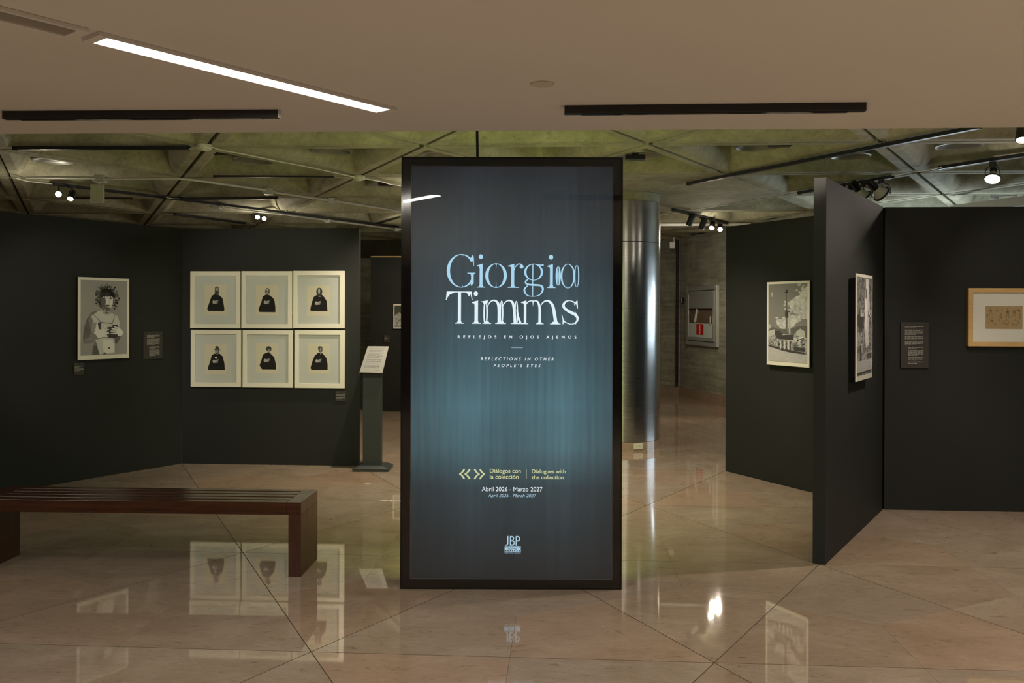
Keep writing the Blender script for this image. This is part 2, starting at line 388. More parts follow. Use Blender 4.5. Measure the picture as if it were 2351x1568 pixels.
# board marked concrete wall seen past the column
cA = at(1563, 906, z=0); cB = at(1658, 929, z=0); cd_ = (cB - cA).normalized(); cEnd = cA + cd_ * 5.2
cL = at(1500, 899.5, z=0)
def slabwall(a, b, t, z0, z1, side=1):
    a, b = Vector(a), Vector(b); d = (b - a).normalized(); nn = Vector((-d.y, d.x, 0)) * t * side
    v = [a, b, b + nn, a + nn]; q = [(p.x, p.y, z0) for p in v] + [(p.x, p.y, z1) for p in v]
    mb = MB(); f = [(0, 1, 5, 4), (1, 2, 6, 5), (2, 3, 7, 6), (3, 0, 4, 7), (4, 5, 6, 7), (3, 2, 1, 0)]
    if side < 0: f = [tuple(reversed(x)) for x in f]
    mb.add(q, f); return mb
mb = slabwall(cA, cEnd, .3, 0, 3.0)
wc = struct('wall_rear_right', mb, M_board)
cLL = cL + (cL - cA).normalized() * 4
struct('wall_rear', slabwall(cLL, cA + Vector((0, .02, 0)), .3, 0, 3.0), M_board)
nrm = Vector((cd_.y, -cd_.x, 0))
mb = slabwall(cA + nrm * .03, cEnd + nrm * .03, .029, 0, .19); o = struct('baseboard_right', mb, M_marble)
nr2 = (cA - cLL).normalized(); nr2 = Vector((nr2.y, -nr2.x, 0))
mb = slabwall(cLL + nr2 * .03, cA + nr2 * .03, .029, 0, .16); struct('baseboard_back', mb, M_marble)
# vertical movement joint / pipe at the bend
mb = MB(); p = cA + nrm * .05; mb.tube([(p.x - .02, p.y, .2), (p.x - .02, p.y, 2.98)], .025, 10)
tag(mb.build('riser_pipe', M_track, smooth=True), 'thin dark vertical pipe where the concrete wall bends', 'pipe')

# daylight window far to the right, seen only in the steel column and on the coffers
wn = thing('window_1', '', '', (9.2, 10.6, 1.0)); del wn['label']; del wn['category']; wn['kind'] = 'structure'
fr_ = MB(); E_day = emit('daylight_glass', (.72, .86, 1), 4)
fr_.box(-.04, .06, -2.3, 2.3, -.06, 0); fr_.box(-.04, .06, -2.3, 2.3, 1.0, 1.06)
for y in (-2.3, -.8, .75, 2.24): fr_.box(-.04, .06, y, y + .06, 0, 1.0)
fr_.build('window_frame', M_track, wn)
for y0, y1 in ((-2.24, -.8), (-.74, .75), (.81, 2.24)):
    MB().box(0, .02, y0, y1, 0, 1.0).build('pane', E_day, wn)
area((5.4, 10.9, 1.7), (4.9, 10.3, 3.0), 34, .9, .9, COOL)

# ================================================================== PARTITIONS
WH = 2.455
def partition(name, a, b, t, side, label, h=WH, cat='partition wall'):
    o = slabwall(a, b, t, 0, h, side).build(name, M_wall, bevel=.002); return tag(o, label, cat, None)
nA = L(-1, 2); n2 = L(0, 2); wAe = nA + (L(-2.5, -1) - nA) * 1.05
partition('partition_wall', nA, wAe, .08, -1, 'charcoal partition wall at far left carrying the large portrait photograph')
partition('partition_wall', nA, n2, .08, 1, 'charcoal partition wall with the six white framed prints on it')
w3a, w3b = L(2, 2), L(2.5, 1)
partition('partition_wall', w3a, w3b, .08, 1, 'charcoal partition wall carrying the crane photograph, half hidden by the projecting wall')
fe = L(2, 0); fdir = (w3b - fe).normalized(); fn = Vector((fdir.y, -fdir.x, 0))
fA = fe + fn * .035; fB = w3b + fn * .035
partition('partition_wall', fA, fB - fdir * .02, .078, 1, 'charcoal partition wall projecting towards the viewer, tall narrow photograph on its side')
rA = w3b + fn * .035; rdir = (L(3.5, 1) - w3b).normalized()
partition('partition_wall', rA + rdir * .01, rA + rdir * 5.5, .08, 1, 'charcoal partition wall at far right carrying the oak framed drawing')
w4a = L(-.5, 5) + Vector((-.03, 0, 0))
partition('partition_wall', w4a, L(.6, 5), .08, 1, 'distant charcoal partition wall glimpsed between the lectern and the lit sign')
# oak edge strip on top of the distant wall
tag(slabwall(w4a, L(.6, 5), .07, WH, WH + .018).build('capping_strip', M_oak), 'thin pale wooden strip along the top of the distant dark wall', 'trim strip')
# dark and textured wall pieces behind the gap
pB = at(838, 870, y=16.9)
tag(MB().box(pB.x - 1.6, pB.x + .13, 16.9, 17.1, 0, 2.62).build('concrete_pier', M_board), 'rough brown concrete wall piece deep in the gap left of the sign', 'wall pier')
tag(MB().box(-6, 3, 17.2, 17.5, 2.62, 2.98).build('downstand_beam', M_back), 'dark concrete beam crossing the back of the gallery', 'beam')

# ------------------------------------------------------------------ walls as planes
class Plane:
    def __init__(s, a, b): s.a = Vector(a); s.d = (Vector(b) - s.a).normalized(); s.rot = math.atan2(s.d.y, s.d.x)
    def hit(s, u, v):
        rx, rz = ray(u, v)                      # point (rx*y, y): solve a + d*t
        t = (rx * s.a.y - s.a.x) / (s.d.x - rx * s.d.y); y = s.a.y + s.d.y * t
        return t, 1.6 + rz * y
    def pt(s, t, z): p = s.a + s.d * t; return Vector((p.x, p.y, z))
PA = Plane(wAe, nA); P2 = Plane(nA, n2); P3 = Plane(w3a, w3b); PF = Plane(fA + fdir * 0, fB); PR = Plane(rA, rA + rdir)
P4 = Plane(w4a, L(.6, 5)); PC = Plane(cA, cEnd)
PF = Plane(fA, fB)                               # its visible face looks right, towards -y
class Flip(Plane): pass

def rect_on(pl, u0, v0, u1, v1):
    um, vm = (u0 + u1) / 2, (v0 + v1) / 2
    ta, _ = pl.hit(u0, vm); tb, _ = pl.hit(u1, vm); tm, _ = pl.hit(um, vm)
    z1 = pl.hit(um, v0)[1]; z0 = pl.hit(um, v1)[1]
    if tb < ta: ta, tb = tb, ta
    return ta, tb, z0, z1
# local frame on a wall: x along, y into the wall (negative = towards the viewer), z up
def wall_thing(name, label, cat, pl, t0, t1, z0, group=None, flip=False):
    c = pl.pt((t0 + t1) / 2, z0); return thing(name, label, cat, c, pl.rot, group)
def frame_parts(root, w, h, bw, depth, mfr, face=None, bot=None, back=True):
    """mitred frame of four rails joined into one mesh, plus a backing board"""
    bb = bot or bw; mb = MB(); x0, x1 = -w / 2, w / 2; d = -depth
    o = [(x0, 0), (x1, 0), (x1, h), (x0, h)]; i = [(x0 + bw, bb), (x1 - bw, bb), (x1 - bw, h - bw), (x0 + bw, h - bw)]
    v = [(p[0], d, p[1]) for p in o] + [(p[0], d, p[1]) for p in i] + [(p[0], 0, p[1]) for p in o] + [(p[0], d + .010, p[1]) for p in i]
    f = []
    for k in range(4):
        j = (k + 1) % 4; f += [(k, j, j + 4, k + 4), (k + 8, j + 8, j, k), (k + 4, j + 4, j + 12, k + 12)]
    mb.add(v, f); return mb.build('frame', mfr, root, bevel=.0015)
def stroke(mb, pts, M, y, mi=0):
    """ribbon of varying width; pts = (x, z, width)"""
    n = len(pts); l = []; r = []
    for k in range(n):
        a = pts[max(k - 1, 0)]; b = pts[min(k + 1, n - 1)]; d = Vector((b[0] - a[0], b[1] - a[1]))
        if d.length < 1e-9: d = Vector((1, 0))
        d.normalize(); w = pts[k][2] / 2
        l.append(M(pts[k][0] - d.y * w, pts[k][1] + d.x * w, y)); r.append(M(pts[k][0] + d.y * w, pts[k][1] - d.x * w, y))
    for k in range(n - 1): mb.add([l[k], l[k + 1], r[k + 1], r[k]], [(0, 1, 2, 3)], mi)
def ell(cx, cy, rx, ry, n=20, a0=0, a1=360): return [(cx + rx * math.cos(math.radians(a0 + (a1 - a0) * k / n)), cy + ry * math.sin(math.radians(a0 + (a1 - a0) * k / n))) for k in range(n if abs(a1 - a0) >= 360 else n + 1)]

def print_image(root, w, h, shapes, y, name='printed_image', x0=0, z0=0):
    """shapes: list of (material, polygon in 0..1 / 0..1 with v down); thin layers of ink"""
    mats = []; mb = MB()
    for k, (m, poly) in enumerate(shapes):
        if m not in mats: mats.append(m)
        vs = [(x0 - w / 2 + p[0] * w, y - .00002 * k, z0 + h - p[1] * h) for p in poly]
        mb.add(vs, [tuple(range(len(vs)))], mats.index(m))
    return mb.build(name, mats, root)
def text_lines(root, w, h, blocks, y, m=M_text, name='printed_text', z0=0, x0=0):
    """blocks: (x0,x1,top,bottom,lines) fractions; word-long dashes"""
    mb = MB(); rnd = random.Random(7)
    for bx0, bx1, bt, bb, nl in blocks:
        lh = (bb - bt) / nl
        for k in range(nl):
            x = bx0; end = bx1 * (1 if k < nl - 1 else .62) + (0 if k < nl - 1 else bx0 * .38) - rnd.random() * .03
            while x < end:
                ww = min(.03 + rnd.random() * .09, end - x); zt = bt + k * lh
                X0, X1 = x0 - w / 2 + x * w, x0 - w / 2 + (x + ww) * w; Z1 = z0 + h * (1 - zt); Z0 = Z1 - h * lh * .48
                mb.add([(X0, y, Z0), (X1, y, Z0), (X1, y, Z1), (X0, y, Z1)], [(0, 1, 2, 3)]); x += ww + .018
    return mb.build(name, m, root, kind='stuff')
def label_card(name, label, pl, u0, v0, u1, v1, blocks, cat='wall label', t=.012, m=M_label, group=None):
    t0, t1, z0, z1 = rect_on(pl, u0, v0, u1, v1); w, h = t1 - t0, z1 - z0
    r = wall_thing(name, label, cat, pl, t0, t1, z0, group)
    MB().box(-w / 2, w / 2, -t, -.0005, 0, h).build('board', m, r, bevel=.001)
    text_lines(r, w, h, blocks, -t - .0006); return r

# ------------------------------------------------------------------ portrait photograph, far left
t0, t1, z0, z1 = rect_on(PA, 173.5, 644, 291, 830); w_, h_ = t1 - t0, z1 - z0
r = wall_thing('framed_photograph', 'large black and white portrait photograph of a curly haired bare chested man', 'picture', PA, t0, t1, z0)
MB().box(-w_ / 2 + .004, w_ / 2 - .004, -.034, -.0005, .004, h_ - .004).build('backing_board', M_black, r)
MB().box(-w_ / 2, w_ / 2, -.042, -.034, 0, h_).build('white_border', M_frame, r, bevel=.001)
iw, ih = w_ * .905, h_ * .915
def q(l): return [(a / 1000 * 1, b / 1000) for a, b in l]
# traced loosely in a 0..1000 box: crop x 215..825, y 150..1130
def px(l, X0=215, X1=825, Y0=150, Y1=1130): return [((a - X0) / (X1 - X0), (b - Y0) / (Y1 - Y0)) for a, b in l]
rnd = random.Random(3)
hair = []
for a in range(0, 360, 9):
    rr = 1 + rnd.uniform(-.10, .12); hair.append((548 + 128 * rr * math.cos(math.radians(a)), 385 + 150 * rr * math.sin(math.radians(a))))
curl = []
for k in range(190):
    a = rnd.uniform(0, 2 * PI); d = rnd.uniform(.75, 1.16); cx, cz = 556 + 138 * d * math.cos(a), 378 + 158 * d * math.sin(a)
    if abs(cx - 552) < 74 and cz > 330 or cz > 545: continue
    curl.append(((T[.02], T[.06], T[.12], T[.3])[k % 4], px(ell(cx, cz, rnd.uniform(6, 15), rnd.uniform(6, 16), 7))))
shapes = [(T[.3], [(0, 0), (1, 0), (1, 1), (0, 1)]),
    (T[.12], px([(300, 1130 - 150), (250, 960), (243, 900), (262, 760), (300, 640), (350, 575), (420, 548), (470, 600), (380, 700), (350, 830), (330, 900), (372, 880), (410, 910), (380, 950), (300, 978)])),
    (T[.2], px([(330, 600), (430, 550), (520, 560), (600, 565), (680, 620), (722, 660), (725, 760), (700, 830), (665, 880), (655, 980), (662, 1115), (365, 1128), (380, 1020), (395, 930), (345, 840), (330, 740), (310, 680)])),
    (T[.55], px([(430, 560), (500, 545), (600, 570), (700, 625), (722, 690), (724, 760), (700, 820), (640, 885), (560, 895), (470, 880), (395, 820), (385, 720), (350, 620)])),
    (T[.3], px([(360, 690), (440, 720), (430, 800), (400, 860), (355, 830)])),
    (T[.55], px([(400, 930), (520, 905), (640, 915), (660, 980), (660, 1115), (440, 1122), (430, 1000)])),
    (T[.7], px([(510, 930), (620, 940), (650, 1010), (645, 1100), (520, 1110), (500, 1010)])),
    (T[.12], px([(372, 1010), (420, 1000), (440, 1060), (460, 1120), (362, 1128)])),
    (T[.06], px(ell(585, 1043, 11, 14))), (T[.12], px([(500, 1122), (530, 1095), (550, 1122)])),
    (T[.06], px(hair))] + curl + [
    (T[.55], px([(480, 380), (500, 345), (600, 340), (636, 380), (632, 450), (612, 510), (575, 560), (530, 548), (492, 500), (478, 440)])),
    (T[.12], px([(478, 385), (520, 370), (538, 420), (530, 470), (548, 530), (520, 530), (490, 490), (476, 440)])),
    (T[.7], px([(550, 385), (572, 390), (575, 455), (560, 470), (545, 455)])), (T[.7], px([(585, 410), (628, 400), (628, 450), (600, 480)])),
    (T[.06], px(ell(513, 385, 20, 11))), (T[.06], px(ell(600, 383, 20, 10))), (T[.06], px([(525, 478), (550, 468), (585, 472), (580, 486), (540, 490)])),
    (T[.12], px(ell(556, 500, 24, 7))), (T[.12], px([(520, 510), (600, 512), (590, 545), (555, 560), (530, 545)])),
    (T[.02], px([(470, 300), (510, 260), (600, 262), (648, 330), (636, 372), (610, 352), (598, 372), (585, 350), (560, 368), (540, 345), (520, 372), (505, 360), (480, 385), (466, 350)])),
    (T[.30], px([(500, 545), (570, 575), (600, 560), (600, 590), (550, 600), (500, 585)])), (T[.06], px(ell(550, 572, 14, 9))),
    (T[.06], px([(560, 765), (700, 760), (700, 900), (640, 915), (570, 900), (545, 850)])), (T[.06], px([(432, 705), (470, 700), (475, 790), (445, 800)])), (T[.06], px([(620, 735), (690, 735), (712, 780), (640, 790)])),
    (T[.7], px([(415, 720), (432, 705), (440, 790), (480, 800), (535, 742), (540, 752), (505, 800), (575, 790), (580, 802), (515, 830), (580, 838), (580, 852), (515, 862), (560, 885), (555, 895), (500, 895), (450, 905), (400, 890), (380, 860), (400, 800)])),
    (T[.2], px([(350, 860), (400, 850), (430, 900), (330, 975), (255, 975), (245, 930), (320, 900)])),
    (T[.7], px([(770, 855), (745, 890), (700, 885), (690, 860), (605, 858), (605, 846), (690, 838), (600, 825), (602, 812), (690, 815), (610, 792), (615, 780), (700, 790), (640, 765), (650, 755), (715, 775), (745, 800), (770, 830)])),
    (T[.12], px([(740, 890), (690, 985), (660, 985), (660, 930), (700, 885)])),
    (T[.12], px([(352, 572), (358, 570), (475, 695), (620, 716), (655, 610), (660, 612), (625, 724), (470, 702)]))]
print_image(r, iw, ih, shapes, -.0424, z0=h_ * .052, x0=0)
MB().box(-w_ / 2 + .002, w_ / 2 - .002, -.0475, -.0465, .002, h_ - .002).build('glazing', M_glass, r)

label_card('wall_label', 'dark bilingual text panel beside the man portrait on the left wall', PA, 328.5, 766, 372, 829.5,
           [(.18, .85, .13, .24, 3), (.18, .85, .27, .50, 8), (.30, .85, .55, .63, 3), (.30, .85, .67, .90, 8)])
label_card('wall_label', 'small dark caption card below the lower left corner of the man portrait', PA, 169, 839, 193, 867,
           [(.08, .5, .07, .17, 1), (.08, .75, .28, .42, 2), (.08, .95, .47, .7, 4)])

# ------------------------------------------------------------------ six framed prints
def cape(pts, head, extra): return pts, head, extra
FR = [(440, 627.5, 554, 758), (557, 626.5, 673, 757.5), (675.5, 625, 792, 756.5), (442, 761.5, 556.5, 892), (560.5, 761.5, 675, 892.5), (679, 761, 793.5, 893)]
# polygons in the 1862x1568 crop (x = (u-430)*4.9, y = (v-615)*4.9)
CAPES = [
 [(320, 318), (285, 335), (262, 400), (235, 475), (237, 492), (250, 507), (425, 508), (428, 480), (418, 420), (405, 360), (365, 325)],
 [(890, 320), (858, 340), (840, 410), (808, 485), (822, 515), (1000, 516), (1000, 460), (990, 390), (975, 358), (935, 325)],
 [(1465, 318), (1430, 340), (1410, 400), (1392, 470), (1396, 500), (1585, 500), (1580, 440), (1575, 385), (1545, 340), (1520, 315)],
 [(320, 985), (290, 1000), (275, 1060), (248, 1140), (250, 1168), (438, 1168), (432, 1090), (412, 1015), (380, 985)],
 [(905, 970), (865, 990), (845, 1060), (825, 1115), (855, 1158), (1012, 1158), (1008, 1090), (990, 1020), (945, 975)],
 [(1485, 965), (1445, 1000), (1420, 1060), (1398, 1135), (1408, 1162), (1590, 1160), (1590, 1090), (1575, 1025), (1535, 975)]]
HEADS = [
 [(T[.06], [(318, 318), (322, 240), (342, 228), (362, 240), (366, 318)]), (T[.3], ell(344, 262, 14, 20)), (T[.06], ell(343, 300, 20, 24))],
 [(T[.12], ell(910, 283, 27, 40)), (T[.42], ell(908, 266, 15, 16)), (T[.02], ell(900, 276, 7, 5)), (T[.02], ell(918, 276, 7, 5)), (T[.3], ell(910, 300, 14, 14))],
 [(T[.06], ell(1492, 282, 34, 46)), (T[.42], ell(1490, 275, 11, 32)), (T[.3], [(1480, 332), (1512, 332), (1508, 340), (1485, 340)])],
 [(T[.06], [(308, 940), (328, 936), (330, 905), (350, 898), (368, 908), (372, 936), (390, 944), (350, 952)]), (T[.12], ell(350, 965, 22, 30)), (T[.3], ell(350, 962, 11, 20)), (T[.7], ell(338, 1030, 13, 12))],
 [(T[.06], ell(928, 925, 32, 28)), (T[.06], [(895, 938), (960, 950), (950, 925), (905, 920)]), (T[.3], ell(930, 952, 12, 20)), (T[.06], ell(924, 966, 9, 8))],
 [(T[.06], [(1480, 905), (1500, 893), (1530, 900), (1532, 945), (1515, 975), (1490, 950)]), (T[.3], ell(1512, 930, 10, 20)), (T[.3], [(1500, 955), (1520, 955), (1515, 990), (1508, 985)])]]
HANDS = [(330, 403), (905, 403), (1480, 408), (336, 1068), (910, 1056), (1490, 1056)]
LABS = ['white framed print of a long bearded figure in a dark cape, top left of six', 'white framed print of a bald masked looking figure in a cape, top middle of six',
        'white framed print of a long haired figure in a dark cape, top right of six', 'white framed print of a caped figure in a wide brimmed hat, bottom left of six',
        'white framed print of a caped figure in a small dark hat, bottom middle of six', 'white framed print of a short haired figure in a cape, bottom right of six']
for k, (u0, v0, u1, v1) in enumerate(FR):
    t0, t1, z0, z1 = rect_on(P2, u0, v0, u1, v1); w_, h_ = t1 - t0, z1 - z0
    r = wall_thing('framed_print', LABS[k], 'picture', P2, t0, t1, z0, 'six white framed prints hung in two rows')
    frame_parts(r, w_, h_, .046, .038, M_frame)
    MB().box(-w_ / 2 + .01, w_ / 2 - .01, -.012, -.0005, .01, h_ - .01).build('backing_board', M_black, r)
    MB().box(-w_ / 2 + .044, w_ / 2 - .044, -.024, -.013, .044, h_ - .044).build('mount', M_mat, r)
    sx, sz = w_ / (u1 - u0) / 4.9, h_ / (v1 - v0) / 4.9; CX, CY = ((u0 + u1) / 2 - 430) * 4.9, ((v1) - 615) * 4.9
    def mp(pts, y): return [((a - CX) * sx, y, (CY - b) * sz) for a, b in pts]
    hx, hy = HANDS[k]; pcx = hx; pcy = hy - 22
    mb = MB(); mb.add(mp([(pcx - 125, pcy + 170), (pcx + 125, pcy + 170), (pcx + 125, pcy - 170), (pcx - 125, pcy - 170)], -.0244), [(0, 1, 2, 3)])
    pp = mb.build('print_paper', M_paper, r)
    mats = [T[.02]]; mb = MB(); mb.add(mp(CAPES[k], -.0247), [tuple(range(len(CAPES[k])))], 0); yy = -.0249
    fing = [(T[.42], ell(hx - 22, hy + 3, 15, 20, 10))] + [(T[.42], [(hx - 18, hy - 8 + 7 * f), (hx + 30 - 3 * f, hy - 20 + 11 * f), (hx + 32 - 3 * f, hy - 15 + 11 * f), (hx - 14, hy + 7 * f)]) for f in range(4)]
    for m_, po in HEADS[k] + fing:
        if m_ not in mats: mats.append(m_)
        yy -= .0001; mb.add(mp(po, yy), [tuple(range(len(po)))], mats.index(m_))
    mb.build('printed_figure', mats, r)
    MB().box(-w_ / 2 + .045, w_ / 2 - .045, -.0315, -.030, .045, h_ - .045).build('glazing', M_glass, r)
label_card('wall_label', 'small dark caption card below the bottom right print of the six', P2, 772, 900, 796, 923,
           [(.08, .6, .1, .2, 1), (.08, .92, .3, .55, 3), (.08, .9, .62, .8, 2)])

# ------------------------------------------------------------------ distant picture and label
t0, t1, z0, z1 = rect_on(P4, 904, 700, 948, 756); w_, h_ = t1 - t0, z1 - z0
r = wall_thing('framed_photograph', 'small photograph on the distant wall, half hidden by the sign', 'picture', P4, t0, t1, z0)
MB().box(-w_ / 2, w_ / 2, -.03, -.0005, 0, h_).build('white_border', M_frame, r)
print_image(r, w_ * .88, h_ * .90, [(T[.06], [(0, 0), (1, 0), (1, 1), (0, 1)]), (B_mid, [(0, .45), (.3, .3), (.55, .5), (.8, .35), (1, .6), (1, 1), (0, 1)])], -.031, z0=h_ * .05)
label_card('wall_label', 'small dark caption card on the distant wall left of its photograph', P4, 882, 771, 895.5, 788, [(.1, .5, .1, .25, 1), (.1, .8, .35, .6, 2)])

# ------------------------------------------------------------------ crane photograph on wall 3
t0, t1, z0, z1 = rect_on(P3, 1768.5, 642, 1866, 836); w_, h_ = t1 - t0, z1 - z0
r = wall_thing('framed_photograph', 'black and white photograph of a tall decorated crane under clouds', 'picture', P3, t0, t1, z0)
MB().box(-w_ / 2 + .004, w_ / 2 - .004, -.034, -.0005, .004, h_ - .004).build('backing_board', M_black, r)
MB().box(-w_ / 2, w_ / 2, -.042, -.034, 0, h_).build('white_border', M_frame, r, bevel=.001)
def p3(l): return px(l, 165, 630, 245, 1200)
shapes = [(T[.2], [(0, 0), (1, 0), (1, 1), (0, 1)]),
    (B_cloud, p3([(630, 280), (560, 340), (540, 390), (500, 400), (440, 450), (400, 480), (430, 540), (470, 600), (560, 640), (630, 680)])),
    (B_cloud, p3([(260, 690), (330, 680), (370, 640), (450, 620), (540, 650), (560, 690), (480, 740), (440, 800), (330, 800), (280, 760)])),
    (T[.42], p3([(200, 360), (215, 340), (228, 370), (215, 405), (205, 400)])), (T[.42], p3([(165, 740), (190, 745), (210, 790), (165, 810)])),
    (T[.12], p3([(165, 820), (215, 775), (280, 800), (340, 800), (460, 790), (520, 765), (600, 755), (630, 755), (630, 900), (165, 900)])),
    (T[.42], p3([(165, 830), (245, 805), (250, 900), (165, 910)])),
    (T[.42], p3([(500, 830), (550, 790), (600, 820), (610, 900), (500, 900)])),
    (B_mid, p3([(165, 905), (250, 870), (480, 850), (560, 900), (630, 900), (630, 1080), (430, 1075), (300, 1045), (165, 1010)])),
    (T[.06], p3([(248, 830), (300, 820), (340, 860), (330, 920), (260, 920)])), (T[.06], p3([(300, 880), (480, 860), (470, 930), (300, 925)])),
    (T[.06], p3([(165, 1000), (290, 1025), (430, 1050), (600, 1075), (600, 1095), (430, 1080), (165, 1025)])),
    (T[.06], p3([(470, 1010), (600, 1020), (600, 1070), (480, 1055)])),
    (T[.12], p3([(385, 330), (402, 330), (404, 560), (412, 850), (380, 850), (378, 560)])), (T[.55], p3([(400, 340), (406, 340), (408, 840), (402, 840)])),
    (T[.06], p3([(372, 570), (425, 575), (432, 660), (372, 660)])), (T[.42], p3([(412, 590), (428, 600), (438, 850), (418, 850)])),
    (T[.02], p3([(370, 345), (405, 340), (405, 355), (372, 358)])), (T[.02], p3([(380, 322), (404, 320), (404, 334), (382, 334)])),
    (B_light, p3([(165, 1018), (300, 1055), (430, 1085), (630, 1100), (630, 1200), (165, 1200)]))]
puffs = []
for cx, cz, n_p, sx, sz in ((565, 420, 26, 60, 110), (410, 560, 18, 50, 60), (390, 700, 30, 110, 55), (540, 640, 12, 60, 35), (610, 330, 10, 30, 60)):
    for k in range(n_p):
        x_, z_ = cx + rnd.gauss(0, .55) * sx, cz + rnd.gauss(0, .55) * sz
        if 185 < x_ < 605 and z_ < 770: puffs.append(((B_cloud, T[.55], T[.42])[k % 3], p3(ell(x_, z_, rnd.uniform(10, 24), rnd.uniform(8, 20), 9))))
shapes[3:3] = puffs
for k in range(7): shapes.append((T[.55] if k % 2 else T[.06], p3([(290 + k * 24, 950), (298 + k * 24, 950), (300 + k * 24, 1050), (288 + k * 24, 1050)])))
for k in range(16):
    cx, cz = rnd.uniform(480, 610), rnd.uniform(880, 1000); shapes.append((T[.7] if k % 2 else T[.02], p3(ell(cx, cz, rnd.uniform(5, 16), rnd.uniform(4, 12), 7))))
print_image(r, w_ * .92, h_ * .925, shapes, -.0424, z0=h_ * .048)
MB().box(-w_ / 2 + .002, w_ / 2 - .002, -.0480, -.0470, .002, h_ - .002).build('glazing', M_glass, r)

# ------------------------------------------------------------------ tall photograph on the projecting wall (seen at a slant), standing off the wall
off = .045
PFo = Plane(fA + fn * off, fB + fn * off)
t0, t1, z0, z1 = rect_on(PFo, 1964.5, 624, 2001.5, 868)
ta, zt = PFo.hit(1965, 622); tb, zb = PFo.hit(1963, 872); tc_, zc = PFo.hit(2001.5, 629); tdd, zd = PFo.hit(1999, 862)
z1 = (zt + zc) / 2; z0 = (zb + zd) / 2; w_, h_ = t1 - t0, z1 - z0
base = PF.pt((t0 + t1) / 2, z0)
r = thing('framed_photograph', 'tall narrow photograph with large letters on the projecting wall seen at a slant', 'picture', base, PF.rot)
MB().box(-w_ / 2 + .03, w_ / 2 - .03, -.042, -.0005, .03, h_ - .03).build('backing_board', M_black, r)
MB().box(-w_ / 2, w_ / 2, -.050, -.042, 0, h_).build('white_border', M_frame, r, bevel=.001)
def p4(l): return px(l, 1188, 1362, 150, 1370)
shapes = [(B_dark, [(0, 0), (1, 0), (1, 1), (0, 1)]),
    (T[.55], p4([(1290, 160), (1318, 165), (1325, 300), (1335, 480), (1330, 700), (1318, 860), (1330, 1000), (1290, 1040), (1270, 800), (1275, 560), (1272, 420), (1285, 300)])),
    (T[.7], p4([(1275, 430), (1300, 440), (1305, 800), (1278, 800)])), (T[.12], p4([(1288, 280), (1300, 300), (1296, 420), (1284, 400)])),
    (T[.06], p4([(1190, 620), (1262, 640), (1266, 800), (1190, 760)])),
    (B_mid, p4([(1188, 820), (1262, 840), (1262, 1000), (1188, 1000)])), (T[.42], p4([(1222, 980), (1246, 980), (1250, 1090), (1222, 1090)])),
    (B_mid, p4([(1188, 1090), (1362, 1090), (1362, 1180), (1188, 1190)])),
    (T[.06], p4([(1220, 990), (1236, 990), (1240, 1260), (1216, 1260)])), (T[.06], p4([(1300, 1120), (1362, 1100), (1362, 1250), (1310, 1240)])),
    (B_light, p4([(1188, 1190), (1362, 1180), (1362, 1300), (1188, 1300)])), (T[.42], p4([(1188, 1290), (1362, 1300), (1362, 1320), (1188, 1330)])),
    (T[.06], p4([(1188, 1330), (1362, 1322), (1362, 1345), (1188, 1350)]))]
print_image(r, w_ * .90, h_ * .925, shapes, -.0504, z0=h_ * .047)
def text_mesh(parent, s, x0, z0, x1, z1, y, m, name='lettering', shear=0, space=1.0, bold=0.0, aspect=None):
    if aspect:
        ws = []
        for sp in (1.0, 2.0):
            c = bpy.data.curves.new(name, 'FONT'); c.body = s; c.space_character = sp; c.shear = shear; o = bpy.data.objects.new(name, c); COL.objects.link(o); bpy.context.view_layer.update()
            ws.append((o.dimensions.x, o.dimensions.y)); bpy.data.objects.remove(o)
        want = (x1 - x0) / (z1 - z0) * ws[0][1] / aspect; space = 1.0 + (want - ws[0][0]) / (ws[1][0] - ws[0][0])
    c = bpy.data.curves.new(name, 'FONT'); c.body = s; c.size = 1; c.space_character = space; c.shear = shear; c.offset = bold
    o = bpy.data.objects.new(name, c); COL.objects.link(o); bpy.context.view_layer.update()
    dg = bpy.context.evaluated_depsgraph_get(); me = bpy.data.meshes.new_from_object(o.evaluated_get(dg))
    bpy.data.objects.remove(o); xs = [v.co.x for v in me.vertices]; ys = [v.co.y for v in me.vertices]
    ax, bx, ay, by = min(xs), max(xs), min(ys), max(ys)
    sx = (x1 - x0) / (bx - ax); sz = (z1 - z0) / (by - ay)
    for v in me.vertices: v.co = Vector((x0 + (v.co.x - ax) * sx, y, z0 + (v.co.y - ay) * sz))
    me.materials.clear(); me.materials.append(m); me.name = name
    q_ = bpy.data.objects.new(name, me); COL.objects.link(q_); q_.parent = parent; return q_
def wx(u): return (u - 1188) / (1362 - 1188) * w_ * .9 - w_ * .45
text_mesh(r, 'BAV', wx(1219), h_ * .60, wx(1282), h_ * .665, -.0540, M_white, bold=.03)
text_mesh(r, 'RI', wx(1316), h_ * .60, wx(1348), h_ * .665, -.0540, M_white, bold=.03)
MB().box(-w_ / 2 + .002, w_ / 2 - .002, -.0560, -.0550, .002, h_ - .002).build('glazing', M_glass, r)

label_card('wall_label', 'dark bilingual text panel on the far right wall left of the oak framed drawing', PR, 2067, 733.5, 2131, 839,
           [(.15, .82, .09, .15, 2), (.15, .82, .165, .29, 6), (.15, .82, .31, .40, 4), (.15, .82, .42, .51, 4), (.27, .82, .55, .59, 2), (.27, .82, .61, .74, 6), (.27, .82, .76, .84, 4), (.27, .82, .86, .92, 2)])

